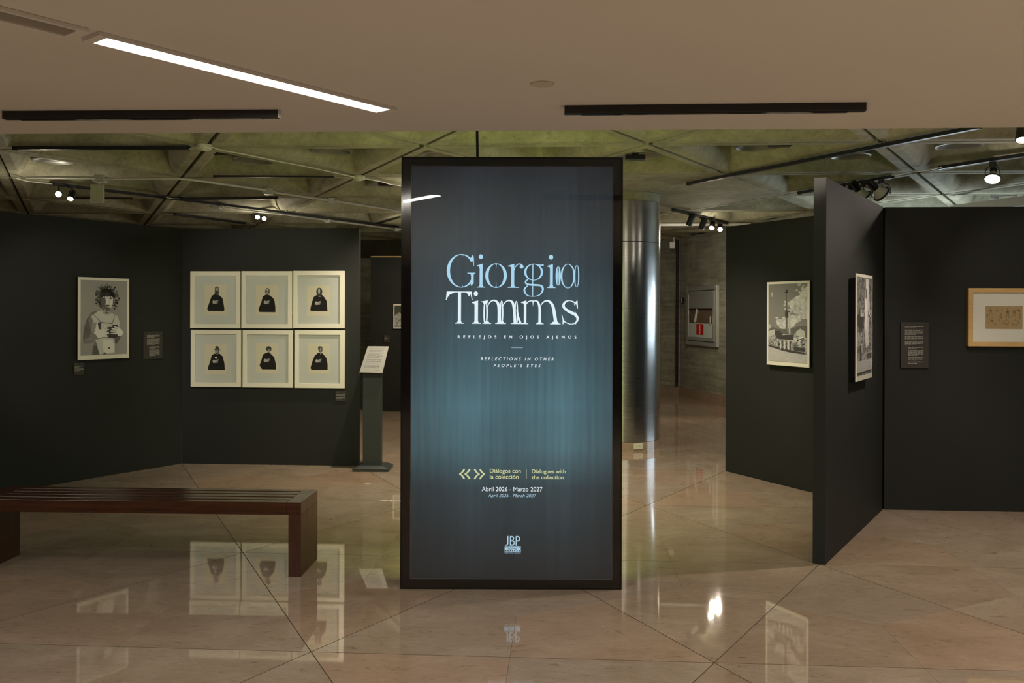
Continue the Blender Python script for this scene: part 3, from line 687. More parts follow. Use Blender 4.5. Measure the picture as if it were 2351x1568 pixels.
# ------------------------------------------------------------------ oak framed drawing
t0, t1, z0, z1 = rect_on(PR, 2218, 656, 2440, 788.5); z1 = PR.hit(2219, 655)[1]; z0 = PR.hit(2218, 788)[1]
w_, h_ = t1 - t0, z1 - z0
r = wall_thing('framed_drawing', 'pale oak framed sheet of ink figure sketches, cut by the right edge', 'picture', PR, t0, t1, z0)
frame_parts(r, w_, h_, .036, .045, M_oak)
MB().box(-w_ / 2 + .01, w_ / 2 - .01, -.012, -.0005, .01, h_ - .01).build('backing_board', M_black, r)
MB().box(-w_ / 2 + .034, w_ / 2 - .034, -.026, -.013, .034, h_ - .034).build('mount', mat('white_mount', (.74, .74, .68), .85), r)
def po(u, v): t, z = PR.hit(u, v); return t - (t0 + t1) / 2, z - z0
ka, kb = po(2259, 748), po(2343.5, 695.5)
mb = MB(); mb.box(ka[0], kb[0], -.0275, -.0262, ka[1], kb[1]); mb.build('sketch_paper', M_kraft, r)
mb = MB()
def c8(x, y): u, v = 2020 + x / 6.03, 620 + y / 6.03; return po(u, v)
def pen(pts, wd):
    P_ = [(*c8(a, b), wd * .00055) for a, b in pts]; stroke(mb, P_, lambda a, b, y: (a, y, b), -.0279)
figs = [(1510, 490, 1.2, 90), (1600, 490, .7, 60), (1668, 490, .6, 40), (1746, 485, 1.6, 140), (1835, 500, 1.5, 100), (1650, 560, 1.3, 110), (1915, 560, 1.0, 120)]
for x, y, k, hh in figs:
    pen([(x, y), (x + 8, y + 6), (x + 2, y + 14), (x - 6, y + 8), (x, y)], 3.5 * k)
    pen([(x, y + 14), (x - 14, y + hh * .35), (x - 10, y + hh * .6), (x - 20, y + hh)], 2.6 * k); pen([(x, y + 14), (x + 16, y + hh * .35), (x + 12, y + hh * .6), (x + 22, y + hh)], 2.6 * k)
    pen([(x - 14, y + hh * .35), (x + 2, y + hh * .42), (x + 16, y + hh * .35)], 3.5 * k); pen([(x - 6, y + hh * .3), (x + 4, y + hh * .55)], 4 * k)
pen([(1450, 575), (1470, 570), (1478, 590), (1460, 605), (1446, 595)], 5); pen([(1870, 520), (1885, 490), (1900, 525), (1912, 505), (1915, 540)], 5); pen([(1875, 510), (1905, 530)], 6)
pen([(1488, 650), (1500, 625), (1535, 620), (1550, 650), (1530, 685), (1495, 680), (1488, 650)], 3); pen([(1510, 650), (1540, 655)], 8); pen([(1535, 660), (1560, 700), (1605, 712)], 4)
pen([(1668, 720), (1690, 670), (1715, 645), (1750, 650), (1765, 690), (1745, 710), (1700, 700), (1690, 680)], 3.5); pen([(1700, 690), (1755, 690)], 8); pen([(1745, 710), (1750, 750)], 3)
pen([(1798, 680), (1820, 705), (1870, 712), (1893, 690), (1890, 660), (1850, 640), (1830, 665)], 3.5); pen([(1810, 700), (1860, 720), (1888, 705)], 5)
mb.build('ink_sketches', M_ink, r, kind='stuff')
MB().box(-w_ / 2 + .035, w_ / 2 - .035, -.0345, -.033, .035, h_ - .035).build('glazing', M_glass, r)

# ================================================================== THE LIT SIGN
YS = 5.015
sg = thing('lightbox_sign', 'tall black framed backlit exhibition sign standing on the floor, pale blue title', 'sign', (0, YS, 0))
X0, X1, ZT = -.639, .636, 2.488; DP = .17
ix0, ix1, iz0, iz1 = -.583, .582, .057, 2.437
hb = MB(); hb.box(X0, X0 + .03, .012, DP, 0, ZT); hb.box(X1 - .03, X1, .012, DP, 0, ZT); hb.box(X0 + .03, X1 - .03, .012, DP, 0, .03); hb.box(X0 + .03, X1 - .03, .012, DP, ZT - .03, ZT)
hb.box(X0 + .03, X1 - .03, .08, .10, .03, ZT - .03); hb.build('housing', M_black, sg, bevel=.002)
mb = MB(); o_ = [(X0, 0), (X1, 0), (X1, ZT), (X0, ZT)]; i_ = [(ix0, iz0), (ix1, iz0), (ix1, iz1), (ix0, iz1)]
v = [(a, .0, b) for a, b in o_] + [(a, .0, b) for a, b in i_] + [(a, .014, b) for a, b in o_] + [(a, .014, b) for a, b in i_]; f = []
for k in range(4):
    j = (k + 1) % 4; f += [(k, j, j + 4, k + 4), (k + 8, j + 8, j, k), (k + 4, j + 4, j + 12, k + 12), (k + 12, j + 12, j + 8, k + 8)]
mb.add(v, f); mb.build('front_frame', M_blackgloss, sg)
# inner bright lip of the frame
mb = MB(); mb.box(ix0, ix0 + .003, .002, .010, iz0, iz1); mb.box(ix1 - .003, ix1, .002, .010, iz0, iz1); mb.box(ix0, ix1, .002, .010, iz0, iz0 + .003); mb.box(ix0, ix1, .002, .010, iz1 - .003, iz1)
mb.build('inner_lip', mat('grey_lip', (.10, .10, .10), .3), sg)
def screen_mat():
    m, n, b = nt('sign_screen'); t = n.nodes.new('ShaderNodeTexCoord'); sep = n.nodes.new('ShaderNodeSeparateXYZ'); n.links.new(t.outputs['Object'], sep.inputs[0])
    def mr(sock, a, b_):
        x = n.nodes.new('ShaderNodeMapRange'); x.inputs['From Min'].default_value = a; x.inputs['From Max'].default_value = b_; n.links.new(sock, x.inputs['Value']); return x.outputs[0]
    zf = mr(sep.outputs['Z'], iz0, iz1)
    c = ramp(n, zf, [(0, (.010, .012, .014)), (.10, (.013, .022, .028)), (.22, (.020, .041, .052)), (.32, (.050, .115, .142)), (.42, (.062, .140, .172)), (.55, (.036, .083, .107)), (.68, (.030, .059, .076)), (.85, (.024, .037, .045)), (1, (.017, .020, .025))])
    xf = mr(sep.outputs['X'], ix0, ix1)
    xc = ramp(n, xf, [(0, (.60, .58, .56)), (.15, (.80, .80, .80)), (.30, (1.10, 1.10, 1.10)), (.48, (.92, .92, .92)), (.60, (1.0, 1.0, 1.0)), (.76, (1.18, 1.16, 1.15)), (.88, (.85, .85, .85)), (1, (.66, .65, .64))])
    c = mixc(n, 1.0, c, xc, 'MULTIPLY')
    g = coords(n, (18, 1, .45)); f = noise(n, 2.2, 6, .6, g); st = ramp(n, f, [(.3, (.84, .84, .85)), (.7, (1.16, 1.16, 1.15))])
    g3 = coords(n, (1.6, 1, 1.2)); f3 = noise(n, 1.3, 3, .5, g3); st3 = ramp(n, f3, [(.3, (.85, .86, .88)), (.7, (1.15, 1.13, 1.10))])
    c = mixc(n, 1.0, c, st, 'MULTIPLY'); c = mixc(n, 1.0, c, st3, 'MULTIPLY')
    n.links.new(c, b.inputs['Emission Color']); setp(b, base=(.01, .011, .012), rough=.5, emstr=1.0); return m
MB().box(ix0, ix1, .010, .020, iz0, iz1).build('lit_panel', screen_mat(), sg)
MB().box(X0 + .012, X1 - .012, -.006, -.001, .012, ZT - .012).build('front_glass', M_signglass, sg)
# rear face: a yellow-green lit panel turned to the gallery
MB().box(ix0, ix1, DP - .012, DP - .004, iz0, iz1).build('rear_lit_panel', emit('rear_panel_glow', (.66, .80, .28), 4.4), sg)
# --- title lettering. Coordinates measured on the sign face (1770 x 1568 detail, 5.057 units per photo pixel)
def sgp(x, y): p = at(1000 + x / 5.057, 560 + y / 5.057, y=YS); return p.x, p.z
KX = 5.015 / F / 5.057
def MS(a, b, y): x, z = sgp(a, b); return (x, y, z)
class Title:
    def __init__(s): s.mb = MB()
    def st(s, pts):
        if len(pts) >= 4 and len(pts) < 40:
            q = []
            for k in range(len(pts) - 1):
                p0, p1, p2, p3_ = pts[max(k - 1, 0)], pts[k], pts[k + 1], pts[min(k + 2, len(pts) - 1)]
                for t in (0, .25, .5, .75): q.append(tuple(.5 * (2 * b_ + (c_ - a_) * t + (2 * a_ - 5 * b_ + 4 * c_ - d_) * t * t + (3 * b_ - a_ - 3 * c_ + d_) * t ** 3) for a_, b_, c_, d_ in zip(p0, p1, p2, p3_)))
            pts = q + [pts[-1]]
        stroke(s.mb, pts, MS, .0085)
    def po(s, pts): s.mb.add([MS(a, b, .0085) for a, b in pts], [tuple(range(len(pts)))])
    def ring(s, cx, cy, rx, ry, thick, thin, a0=0, a1=360, n=48):
        pts = []
        for k in range(n + 1):
            t = math.radians(a0 + (a1 - a0) * k / n); wv = thin + (thick - thin) * abs(math.cos(t)) ** 1.6
            pts.append((cx + (rx - wv / 2) * math.cos(t), cy + (ry - wv / 2 * 1.0) * math.sin(t), wv))
        s.st(pts)
    def stem(s, x, y0, y1, w, x1=None, flag=None, foot=(-50, 50)):
        x1 = x if x1 is None else x1
        s.st([(x, y0, w), (x1, y1, w)])
        if flag: s.po([(flag, y0 + 12), (x + w / 2, y0 - 10), (x + w / 2, y0 + 10), (x - w / 2, y0 + 45), (x - w / 2 - 8, y0 + 24), (flag, y0 + 20)])
        if foot:
            a, b = foot; s.po([(x1 + a, y1 + 3), (x1 + b, y1 + 3), (x1 + b, y1 - 3), (x1 + w / 2 + 8, y1 - 10), (x1 + w / 2, y1 - 30), (x1 - w / 2, y1 - 30), (x1 - w / 2 - 8, y1 - 10), (x1 + a, y1 - 3)])
    def dot(s, x, y, rx=25, ry=28): s.po(ell(x, y, rx, ry, 24))
t1_ = Title()
t1_.ring(296, 315, 170, 194, 38, 8, -38, -322)
t1_.st([(428, 128, 8), (432, 170, 16), (436, 215, 11), (439, 258, 5)]); t1_.po([(388, 185), (428, 130), (434, 190), (436, 215), (410, 195)])
t1_.stem(424, 345, 450, 30, foot=None); t1_.po([(365, 336), (460, 336), (460, 342), (442, 350), (438, 372), (410, 372), (402, 352), (365, 342)])
t1_.po([(410, 440), (440, 440), (439, 462), (405, 490)])
for (x, y, s_) in ((313, 126, 1), (313, 504, -1)): t1_.po([(x - 12, y), (x + 12, y), (x + 3, y + 8 * s_), (x, y + 22 * s_), (x - 3, y + 8 * s_)])
t1_.dot(521, 150); t1_.stem(525, 240, 505, 34, flag=474)
t1_.ring(700, 368, 126, 142, 38, 6)
t1_.po([(686, 230), (714, 230), (704, 245), (700, 280), (696, 245)]); t1_.po([(686, 506), (714, 506), (704, 490), (700, 436), (696, 490)])
t1_.stem(894, 240, 505, 34, flag=836, foot=(-58, 75)); t1_.st([(908, 310, 6), (925, 262, 10), (955, 234, 12), (985, 234, 12), (1005, 250, 12)]); t1_.dot(996, 262, 23, 22)
t1_.ring(1136, 325, 110, 97, 26, 6); t1_.st([(1127, 232, 10), (1127, 608, 9)]); t1_.st([(1185, 238, 8), (1215, 244, 12), (1253, 242, 14)])
t1_.st([(1075, 408, 10), (1045, 432, 18), (1050, 458, 18), (1085, 470, 20), (1150, 474, 22), (1215, 480, 20), (1242, 505, 24), (1240, 545, 20), (1205, 590, 12), (1130, 608, 6), (1060, 592, 12), (1032, 550, 20), (1035, 515, 18), (1070, 482, 10)])
t1_.dot(1338, 150); t1_.stem(1343, 240, 505, 34, flag=1292)
t1_.ring(1535, 368, 84, 142, 20, 7); t1_.ring(1422, 368, 30, 112, 26, 4); t1_.ring(1638, 368, 30, 128, 14, 4)
t1_.po([(1458, 300), (1466, 300), (1466, 430), (1458, 430)])
m1 = emit('title_blue_glow', (.42, .72, .92), .95)
t1_.mb.build('title_lettering', m1, sg)
t2_ = Title()
t2_.st([(127, 561, 11), (418, 561, 11)]); t2_.po([(127, 556), (230, 564), (165, 590), (140, 620), (124, 656), (117, 656), (122, 610)]); t2_.po([(345, 562), (405, 560), (400, 590), (386, 614), (372, 585)]); t2_.po([(396, 560), (414, 560), (420, 600), (428, 656), (420, 650), (408, 600)])
t2_.stem(276, 560, 926, 36)
t2_.dot(466, 580); t2_.stem(472, 668, 926, 40, flag=421, foot=(-50, 55))
def lens(x, y0, y1, w, lw=12):
    ym = (y0 + y1) / 2; hh = (y1 - y0) / 2
    for sg_ in (-1, 1): t2_.st([(x + sg_ * w * .10, y0, lw * .6), (x + sg_ * w * .28, ym - hh * .7, lw), (x + sg_ * w * .38, ym - hh * .2, lw * 1.1), (x + sg_ * w * .38, ym + hh * .4, lw * 1.1), (x + sg_ * w * .26, ym + hh * .85, lw), (x + sg_ * w * .1, y1, lw)])
lens(580, 664, 926, 44, 16); t2_.po([(522, 672), (608, 655), (600, 690), (560, 700), (548, 682)])
t2_.st([(600, 735, 6), (625, 685, 12), (665, 657, 16), (705, 668, 24), (728, 705, 32), (738, 780, 36), (738, 926, 36)])
lens(766, 660, 926, 34, 13)
t2_.st([(782, 720, 6), (805, 680, 12), (845, 657, 16), (882, 668, 24), (902, 705, 30), (915, 790, 32), (924, 926, 34)])
lens(938, 662, 926, 36, 12); t2_.st([(945, 760, 18), (960, 850, 24), (985, 915, 26)])
t2_.stem(1040, 664, 926, 28, flag=992, foot=None); t2_.st([(1040, 720, 6), (1065, 680, 12), (1100, 660, 12), (1128, 660, 10)]); t2_.po([(1114, 655), (1146, 655), (1136, 675), (1131, 728), (1126, 675)])
t2_.st([(1140, 660, 10), (1175, 662, 18), (1198, 695, 26), (1210, 760, 30), (1210, 926, 32)])
t2_.st([(1222, 715, 6), (1245, 680, 14), (1285, 657, 18), (1330, 672, 28), (1362, 720, 34), (1378, 790, 36), (1400, 926, 40)])
for a, b in ((545, 646), (693, 818), (873, 1078), (1165, 1257), (1330, 1454)): t2_.st([(a, 926, 7), (b, 926, 7)]); t2_.po([(a + 15, 924), (b - 15, 924), (b - 32, 900), (a + 32, 900)]) if b - a < 140 else t2_.st([(a + 20, 921, 10), (b - 20, 921, 10)])
t2_.st([(1632, 690, 8), (1600, 668, 14), (1555, 655, 8), (1510, 668, 22), (1486, 705, 28), (1500, 745, 30), (1560, 785, 32), (1620, 815, 32), (1648, 850, 28), (1645, 890, 22), (1610, 920, 10), (1560, 925, 8), (1510, 905, 10), (1482, 870, 10), (1470, 825, 9)])
t2_.po([(1600, 665), (1612, 700), (1632, 660), (1648, 650), (1655, 745), (1646, 745), (1632, 690), (1614, 712)]); t2_.po([(1478, 860), (1500, 905), (1482, 928), (1476, 928)]); t2_.po([(1620, 780), (1668, 850), (1630, 930), (1622, 922), (1650, 855), (1612, 800)])
t2_.mb.build('title_lettering', emit('title_white_glow', (.80, .93, 1), .98), sg)
def sign_text(s, u0, v1, u1, v0, m, **k):
    a = at(u0, v0, y=YS); b = at(u1, v1, y=YS); return text_mesh(sg, s, a.x, a.z, b.x, b.z, .0085, m, **k)
sign_text('REFLEJOS EN OJOS AJENOS', 1051, 769.5, 1324, 779.5, E_white, aspect=1.0, bold=.02, name='subtitle_lettering')
sign_text('REFLECTIONS IN OTHER', 1104, 820.5, 1272, 828, E_white, aspect=.95, shear=.25, bold=.008, name='subtitle_lettering')
sign_text("PEOPLE'S EYES", 1134, 835.5, 1242, 843, E_white, aspect=.95, shear=.25, bold=.008, name='subtitle_lettering')
def sbar(u0, v0, u1, v1, m, name): a = at(u0, v1, y=YS); b = at(u1, v0, y=YS); MB().add([(a.x, .0085, a.z), (b.x, .0085, a.z), (b.x, .0085, b.z), (a.x, .0085, b.z)], [(0, 1, 2, 3)]).build(name, m, sg)
sbar(1174, 797.8, 1201, 799.3, emit('rule_glow', (.35, .5, .58), .8), 'rule_line')
sign_text('Diálogos con', 1127, 1077, 1198, 1089.5, E_yel, bold=.012, name='series_lettering')
sign_text('la colección', 1127, 1090, 1193, 1100.5, E_yel, bold=.012, name='series_lettering')
sign_text('Dialogues with', 1223.5, 1078, 1301, 1089.5, E_yel, bold=.012, name='series_lettering')
sign_text('the collection', 1223.5, 1091.5, 1296.5, 1100.5, E_yel, bold=.012, name='series_lettering')
sbar(1210, 1078, 1211.2, 1100.5, E_yel, 'rule_line')
sign_text('Abril 2026 - Marzo 2027', 1108.5, 1118.5, 1248, 1129, E_white, bold=0, name='date_lettering')
sign_text('April 2026 - March 2027', 1123, 1134.5, 1234, 1144.5, E_blue, shear=.22, bold=0, name='date_lettering')
# double chevrons
mb = MB()
def c5(x, y): p = at(1030 + x / 6.273, 1050 + y / 6.273, y=YS); return (p.x, .0085, p.z)
for tip, sgn in ((165, 1), (243, 1), (462, -1), (540, -1)):
    for dy in (1, -1):
        ins = lambda a, b: c5(tip + sgn * a, 249 + dy * b)
        for (a0, b0, a1, b1) in ((0, -2, 0, 8), ):
            pass
        pts = [(0, 0), (0, 6), (26, 22), (46, 46), (60, 72), (88, 72), (68, 36), (46, 12), (26, 0)]
        mb.add([ins(a, b) for a, b in pts], [tuple(range(len(pts)))])
mb.build('chevron_emblem', E_yel, sg)
# film strip emblem
sign_text('J', 1163.5, 1231.5, 1170.5, 1253.5, E_blue, name='emblem_lettering'); sign_text('BP', 1174, 1231.5, 1197.5, 1253.5, E_blue, name='emblem_lettering')
mb = MB()
def c6(x0, y0, x1, y1, y=.0085): a = c5(x0, y1); b = c5(x1, y0); mb.add([(a[0], y, a[2]), (b[0], y, a[2]), (b[0], y, b[2]), (a[0], y, b[2])], [(0, 1, 2, 3)])
c6(828, 1283, 1060, 1289); c6(828, 1302, 1060, 1346); c6(828, 1360, 1060, 1366)
for k in range(8): c6(828 + k * 32 - (4 if k else 0), 1289, 828 + k * 32 + 10, 1302); c6(828 + k * 32 - (4 if k else 0), 1346, 828 + k * 32 + 10, 1360)
mb.build('emblem_film_strip', E_blue, sg)
sign_text('REYMA', 1030 + 878 / 6.273, 1050 + 1311 / 6.273, 1030 + 1005 / 6.273, 1050 + 1339 / 6.273, M_black, name='emblem_lettering').location.y = -.0012
sign_text('IMPRESIÓN - TEXTILES - COMUNICACIÓN', 1162, 1269, 1199, 1271.5, E_blue, name='emblem_lettering')
# power cable rising from the sign to the slab
pc = at(1094, 358, y=5.1)
tag(MB().tube([(pc.x, 5.11, 2.489), (pc.x - .004, 5.11, 2.70), (pc.x - .006, 5.12, 2.98)], .008, 8).build('power_cable', M_track, smooth=True), 'thin black cable rising from the top of the lit sign', 'cable')

# ================================================================== BENCH
bx1, by0 = -1.264, 5.235; br = -.036
bn = thing('slatted_bench', 'long low dark mahogany bench with slatted top, cut by the left edge', 'bench', (bx1, by0, 0), br)
BL, BD, BH, TH = 2.035, .385, .447, .076
gap = .021; sw = (BD - 4 * gap) / 5
for k in range(5):
    y0 = k * (sw + gap)
    MB().box(-BL + TH + .045, -TH - .012, y0, y0 + sw, BH - TH, BH).build('slat', M_bench, bn, bevel=.002)
for x0, x1 in ((-TH - .0115, 0), (-BL, -BL + TH + .0445)):
    for a, b in ((0, .125), (.1255, .257), (.2575, BD)):
        MB().box(x0, x1, a, b, BH - TH, BH).build('end_board', M_bench, bn, bevel=.0015)
for x0 in (-TH, -BL):
    for a, b in ((0, .125), (.1255, .257), (.2575, BD)):
        MB().box(x0, x0 + TH, a, b, 0, BH - TH - .0005).build('leg_board', M_bleg, bn, bevel=.0015)

# ================================================================== LECTERN STAND
pb = Vector((-1.398, 8.80, 0)); ls = thing('lectern_stand', 'graphite text stand with a sloped white reading panel beside the six print wall', 'stand', (pb.x, pb.y, 0), -.02)
lw = .178; mb = MB()
s0, s1 = .18, .125
v = [(-s0, -.15, 0), (s0, -.15, 0), (s0, .15, 0), (-s0, .15, 0), (-s0, -.15, .03), (s0, -.15, .03), (s0, .15, .03), (-s0, .15, .03), (-s1, -.12, .052), (s1, -.12, .052), (s1, .12, .052), (-s1, .12, .052)]
mb.add(v, [(3, 2, 1, 0), (0, 1, 5, 4), (1, 2, 6, 5), (2, 3, 7, 6), (3, 0, 4, 7), (4, 5, 9, 8), (5, 6, 10, 9), (6, 7, 11, 10), (7, 4, 8, 11), (8, 9, 10, 11)])
mb.build('base_plate', M_pen, ls)
MB().box(-lw / 2 - .01, lw / 2, -.035, .035, .052, .97).build('post', M_pen, ls, bevel=.002)
MB().box(-lw / 2 - .01, lw / 2, -.045, .05, .93, .985).build('collar', M_black, ls, bevel=.002)
# sloped panel (parallelogram seen from the left): front edge low and shifted left
TL, TR, BR, BL_ = at(845, 797, y=8.92), at(893, 797, y=8.92), at(879, 858, y=8.72), at(826, 857, y=8.72)
inv = (Matrix.Translation(ls.location) @ Matrix.Rotation(-.02, 4, 'Z')).inverted()
c4 = [inv @ p for p in (BL_, BR, TR, TL)]; nn = (c4[1] - c4[0]).cross(c4[3] - c4[0]).normalized() * .008
mb = MB(); mb.add([p for p in c4] + [p - nn for p in c4], [(0, 1, 2, 3), (7, 6, 5, 4), (0, 4, 5, 1), (1, 5, 6, 2), (2, 6, 7, 3), (3, 7, 4, 0)]); mb.build('reading_panel', mat('reading_panel_white', (.22, .22, .20), .5), ls)
mb = MB(); rnd = random.Random(5)
def pp_(a, b): return c4[3] + (c4[2] - c4[3]) * a + (c4[0] - c4[3]) * b + nn * .15
rows = [(.14, .72)] * 1 + [(.14, .84)] * 13
yy = .08
for k, (nl, h2) in enumerate(((1, 0), (2, 0), (2, 0), (3, 0), (1, 0), (2, 0), (1, 0), (3, 0))):
    for q_ in range(nl):
        e = .84 if q_ < nl - 1 or nl == 1 else .7
        x = .13
        while x < e:
            ww = rnd.uniform(.04, .12); ww = min(ww, e - x); mb.add([pp_(x, yy + .018), pp_(x + ww, yy + .018), pp_(x + ww, yy), pp_(x, yy)], [(0, 1, 2, 3)]); x += ww + .02
        yy += .037
    yy += .03
mb.add([pp_(.68, .91), pp_(.88, .91), pp_(.88, .895), pp_(.68, .895)], [(0, 1, 2, 3)])
mb.build('printed_text', mat('grey_print', (.18, .18, .18), .8), ls, kind='stuff')

# ================================================================== COLUMN
cc0 = L(1.5, 3); RC = .452
co = thing('steel_clad_column', 'round column clad in brushed stainless steel right of the lit sign', 'column', (cc0.x, cc0.y, 0))
MB().lathe([(RC, 0), (RC, .098)], 64).build('marble_skirting', M_marble, co, smooth=True)
for a, b in ((.100, 2.405), (2.409, 2.88)):
    MB().lathe([(RC - .004, a), (RC, a + .002), (RC, b - .002), (RC - .004, b)], 96).build('steel_sheet', M_steel, co, smooth=True)
MB().lathe([(RC - .012, 2.88), (RC - .012, 2.984)], 64).build('concrete_head', M_conc, co, smooth=True)
a_ = math.atan2(-cc0.y, (1456 - 1175.5) / F * 10.0 - cc0.x)
ph = math.asin(((1456 - 1428.5) / F * 10.0) / RC); op = Vector((cc0.x + math.sin(ph) * RC, cc0.y - math.cos(ph) * RC, .022))
ot = thing('wall_outlet', 'cream double power outlet set in the marble skirting of the steel column', 'outlet', op, ph)
MB().box(-.055, .055, -.012, .001, 0, .066).build('cover_plate', M_offw, ot, bevel=.002)
mb = MB()
for sx in (-.02, .02):
    for dx, dz in ((-.006, .006), (-.006, -.006), (.006, 0)): mb.box(sx + dx - .002, sx + dx + .002, -.0135, -.0118, .033 + dz - .002, .033 + dz + .002)
mb.build('socket_slots', M_black, ot)

# ================================================================== FIRE CABINET on the concrete wall
t0, t1, z0, z1 = rect_on(PC, 1580, 654, 1651.5, 791); w_, h_ = t1 - t0, z1 - z0
r = wall_thing('fire_hose_cabinet', 'aluminium fire hose cabinet with red extinguisher sign on the concrete wall', 'cabinet', PC, t0, t1, z0)
mb = MB(); bw = w_ * .055
def ringbox(mb, x0, x1, z0, z1, b, y0, y1): mb.box(x0, x0 + b, y0, y1, z0, z1); mb.box(x1 - b, x1, y0, y1, z0, z1); mb.box(x0 + b, x1 - b, y0, y1, z0, z0 + b); mb.box(x0 + b, x1 - b, y0, y1, z1 - b, z1)
ringbox(mb, -w_ / 2, w_ / 2, 0, h_, bw, -.05, -.0005); mb.build('surround', M_alu, r, bevel=.004)
MB().box(-w_ / 2 + bw, w_ / 2 - bw, -.010, -.001, bw, h_ - bw).build('cabinet_back', mat('cabinet_inside', (.20, .14, .09), .7), r)
dr = MB(); a = bw * 1.15; ringbox(dr, -w_ / 2 + a, w_ / 2 - a, a, h_ - a, bw * .9, -.062, -.045); X_ = w_ / 2 - a - bw * .9
dr.box(-X_, X_, -.058, -.048, h_ * .625, h_ - a - bw * .9)
dro = dr.build('door', M_alu, r, bevel=.002)
MB().box(-X_, X_, -.058, -.048, a + bw * .9, h_ * .375).build('lower_door_panel', mat('panel_reflection_tint', (.55, .62, .56), .4), dro)  # pale green colour stands in for light reflected by the door
MB().box(-X_, X_, -.053, -.051, h_ * .375, h_ * .625).build('door_glass', M_glass, dro)
MB().tube([(X_ - .03, -.075, h_ * .37), (X_ - .03, -.085, h_ * .385), (X_ - .03, -.085, h_ * .49), (X_ - .03, -.075, h_ * .50)], .011, 8).build('handle', M_alu, dro, smooth=True)
MB().tube([(-X_ * .35, -.03, h_ * .62), (-X_ * .42, -.035, h_ * .5), (-X_ * .55, -.03, h_ * .40)], .024, 8).build('fire_hose', M_white, r, smooth=True)
sq = MB().box(-w_ * .115, w_ * .115, -.061, -.0585, h_ * .185, h_ * .365).build('extinguisher_sign', M_red, r)
mb = MB(); cx = 0; sc_ = h_ * .135; zc = h_ * .185
mb.add([(-.11 * sc_, -.062, zc + .12 * sc_), (.14 * sc_, -.062, zc + .12 * sc_), (.14 * sc_, -.062, zc + .95 * sc_), (.08 * sc_, -.062, zc + 1.06 * sc_), (-.05 * sc_, -.062, zc + 1.06 * sc_), (-.11 * sc_, -.062, zc + .95 * sc_)], [tuple(range(6))])
stroke(mb, [(.02 * sc_, zc + 1.05 * sc_, .1 * sc_), (.02 * sc_, zc + 1.18 * sc_, .1 * sc_), (.22 * sc_, zc + 1.12 * sc_, .07 * sc_)], lambda a, b, y: (a, y, b), -.062)
stroke(mb, [(-.04 * sc_, zc + 1.16 * sc_, .06 * sc_), (-.2 * sc_, zc + .95 * sc_, .06 * sc_), (-.24 * sc_, zc + .55 * sc_, .06 * sc_)], lambda a, b, y: (a, y, b), -.062)
mb.build('extinguisher_symbol', M_white, sq)
t0, t1, z0, z1 = rect_on(PC, 1566.5, 681, 1572, 694)
r = wall_thing('wall_switch', 'tiny dark switch box on the concrete wall left of the fire cabinet', 'switch', PC, t0, t1, z0)
MB().box(-.05, .05, -.03, -.0005, 0, z1 - z0).build('switch_body', M_track, r); MB().box(-.02, .0, -.036, -.0305, .01, z1 - z0 - .01).build('switch_key', M_white, r)
p = at(1545, 556, y=16.2)
r = thing('surveillance_camera', 'small white box camera high on the concrete wall near the steel column', 'camera', (p.x, p.y, p.z))
MB().bar((0, .15, -.02), (-.05, -.16, -.05), .09, .11).build('camera_body', M_white, r); MB().tube([(.03, .1, .0), (.03, .1, .12)], .015, 8).build('mount_arm', M_white, r)

# ================================================================== PLASTER CEILING FIXTURES
# continuous recessed strip: a lit diffuser and an unlit one
sa, sb = Vector((-1.293, 2.73, 0)), Vector((-.547, 3.679, 0)); sd = (sb - sa).normalized(); sr = math.atan2(sd.y, sd.x); SL = (sb - sa).length
r = thing('strip_light', 'glowing white recessed strip light set diagonally in the plaster ceiling', 'ceiling light', (sa.x, sa.y, ez - .012), sr)
MB().box(0, SL, -.041, .041, .002, .006).build('diffuser', E_strip, r)
mb = MB(); mb.box(-.03, SL + .03, -.055, -.042, 0, .011); mb.box(-.03, SL + .03, .042, .055, 0, .011); mb.box(-.03, 0, -.042, .042, 0, .011); mb.box(SL, SL + .03, -.042, .042, 0, .011); mb.build('trim', M_plaster, r)
la = area(sa + sd * SL / 2 + Vector((0, 0, ez - .014)), sa + sd * SL / 2, 26, SL, .08, (1, .93, .82), 'strip_light_output'); la.rotation_euler = (0, 0, sr)
r = thing('strip_light', 'unlit grey section of the recessed strip light at the top left', 'ceiling light', (sa.x - sd.x * 1.33, sa.y - sd.y * 1.33, ez - .012), sr)
MB().box(0, 1.24, -.041, .041, .004, .008).build('diffuser', mat('unlit_diffuser', (.34, .32, .29), .3), r)
mb = MB(); mb.box(-.03, 1.27, -.055, -.042, 0, .011); mb.box(-.03, 1.27, .042, .055, 0, .011); mb.box(-.03, 0, -.042, .042, 0, .011); mb.box(1.24, 1.27, -.042, .042, 0, .011); mb.build('trim', M_plaster, r)
for (a, b, lab) in (((-2.195, 3.765), (-.997, 3.722), 'black surface mounted light bar on the plaster ceiling left of the sign'), ((.216, 3.632), (1.440, 3.562), 'black surface mounted light bar on the plaster ceiling right of the sign')):
    a, b = Vector((*a, 0)), Vector((*b, 0)); ln = (b - a).length
    r = thing('light_bar', lab, 'track light', (a.x, a.y, ez - .034), ang(a, b), 'black light bars on the plaster ceiling')
    MB().box(0, ln, -.018, .018, 0, .033).build('housing', M_track, r, bevel=.002)
    MB().box(.07, ln - .07, -.012, .012, -.003, .0).build('lens_strip', M_blackgloss, r)
    for x0, x1 in ((-.004, 0), (ln, ln + .004)): MB().box(x0, x1, -.018, .018, 0, .033).build('end_cap', M_grey, r)
p = at(1242, 192, z=ez)
tag(MB().lathe([(.045, 0), (.045, .003)], 24).build('ceiling_patch', paint_mat('patched_plaster', (.60, .54, .47), .75, .02), loc=(p.x, p.y, ez - .0035)), 'faint round patched spot on the plaster ceiling above the sign', 'patch')

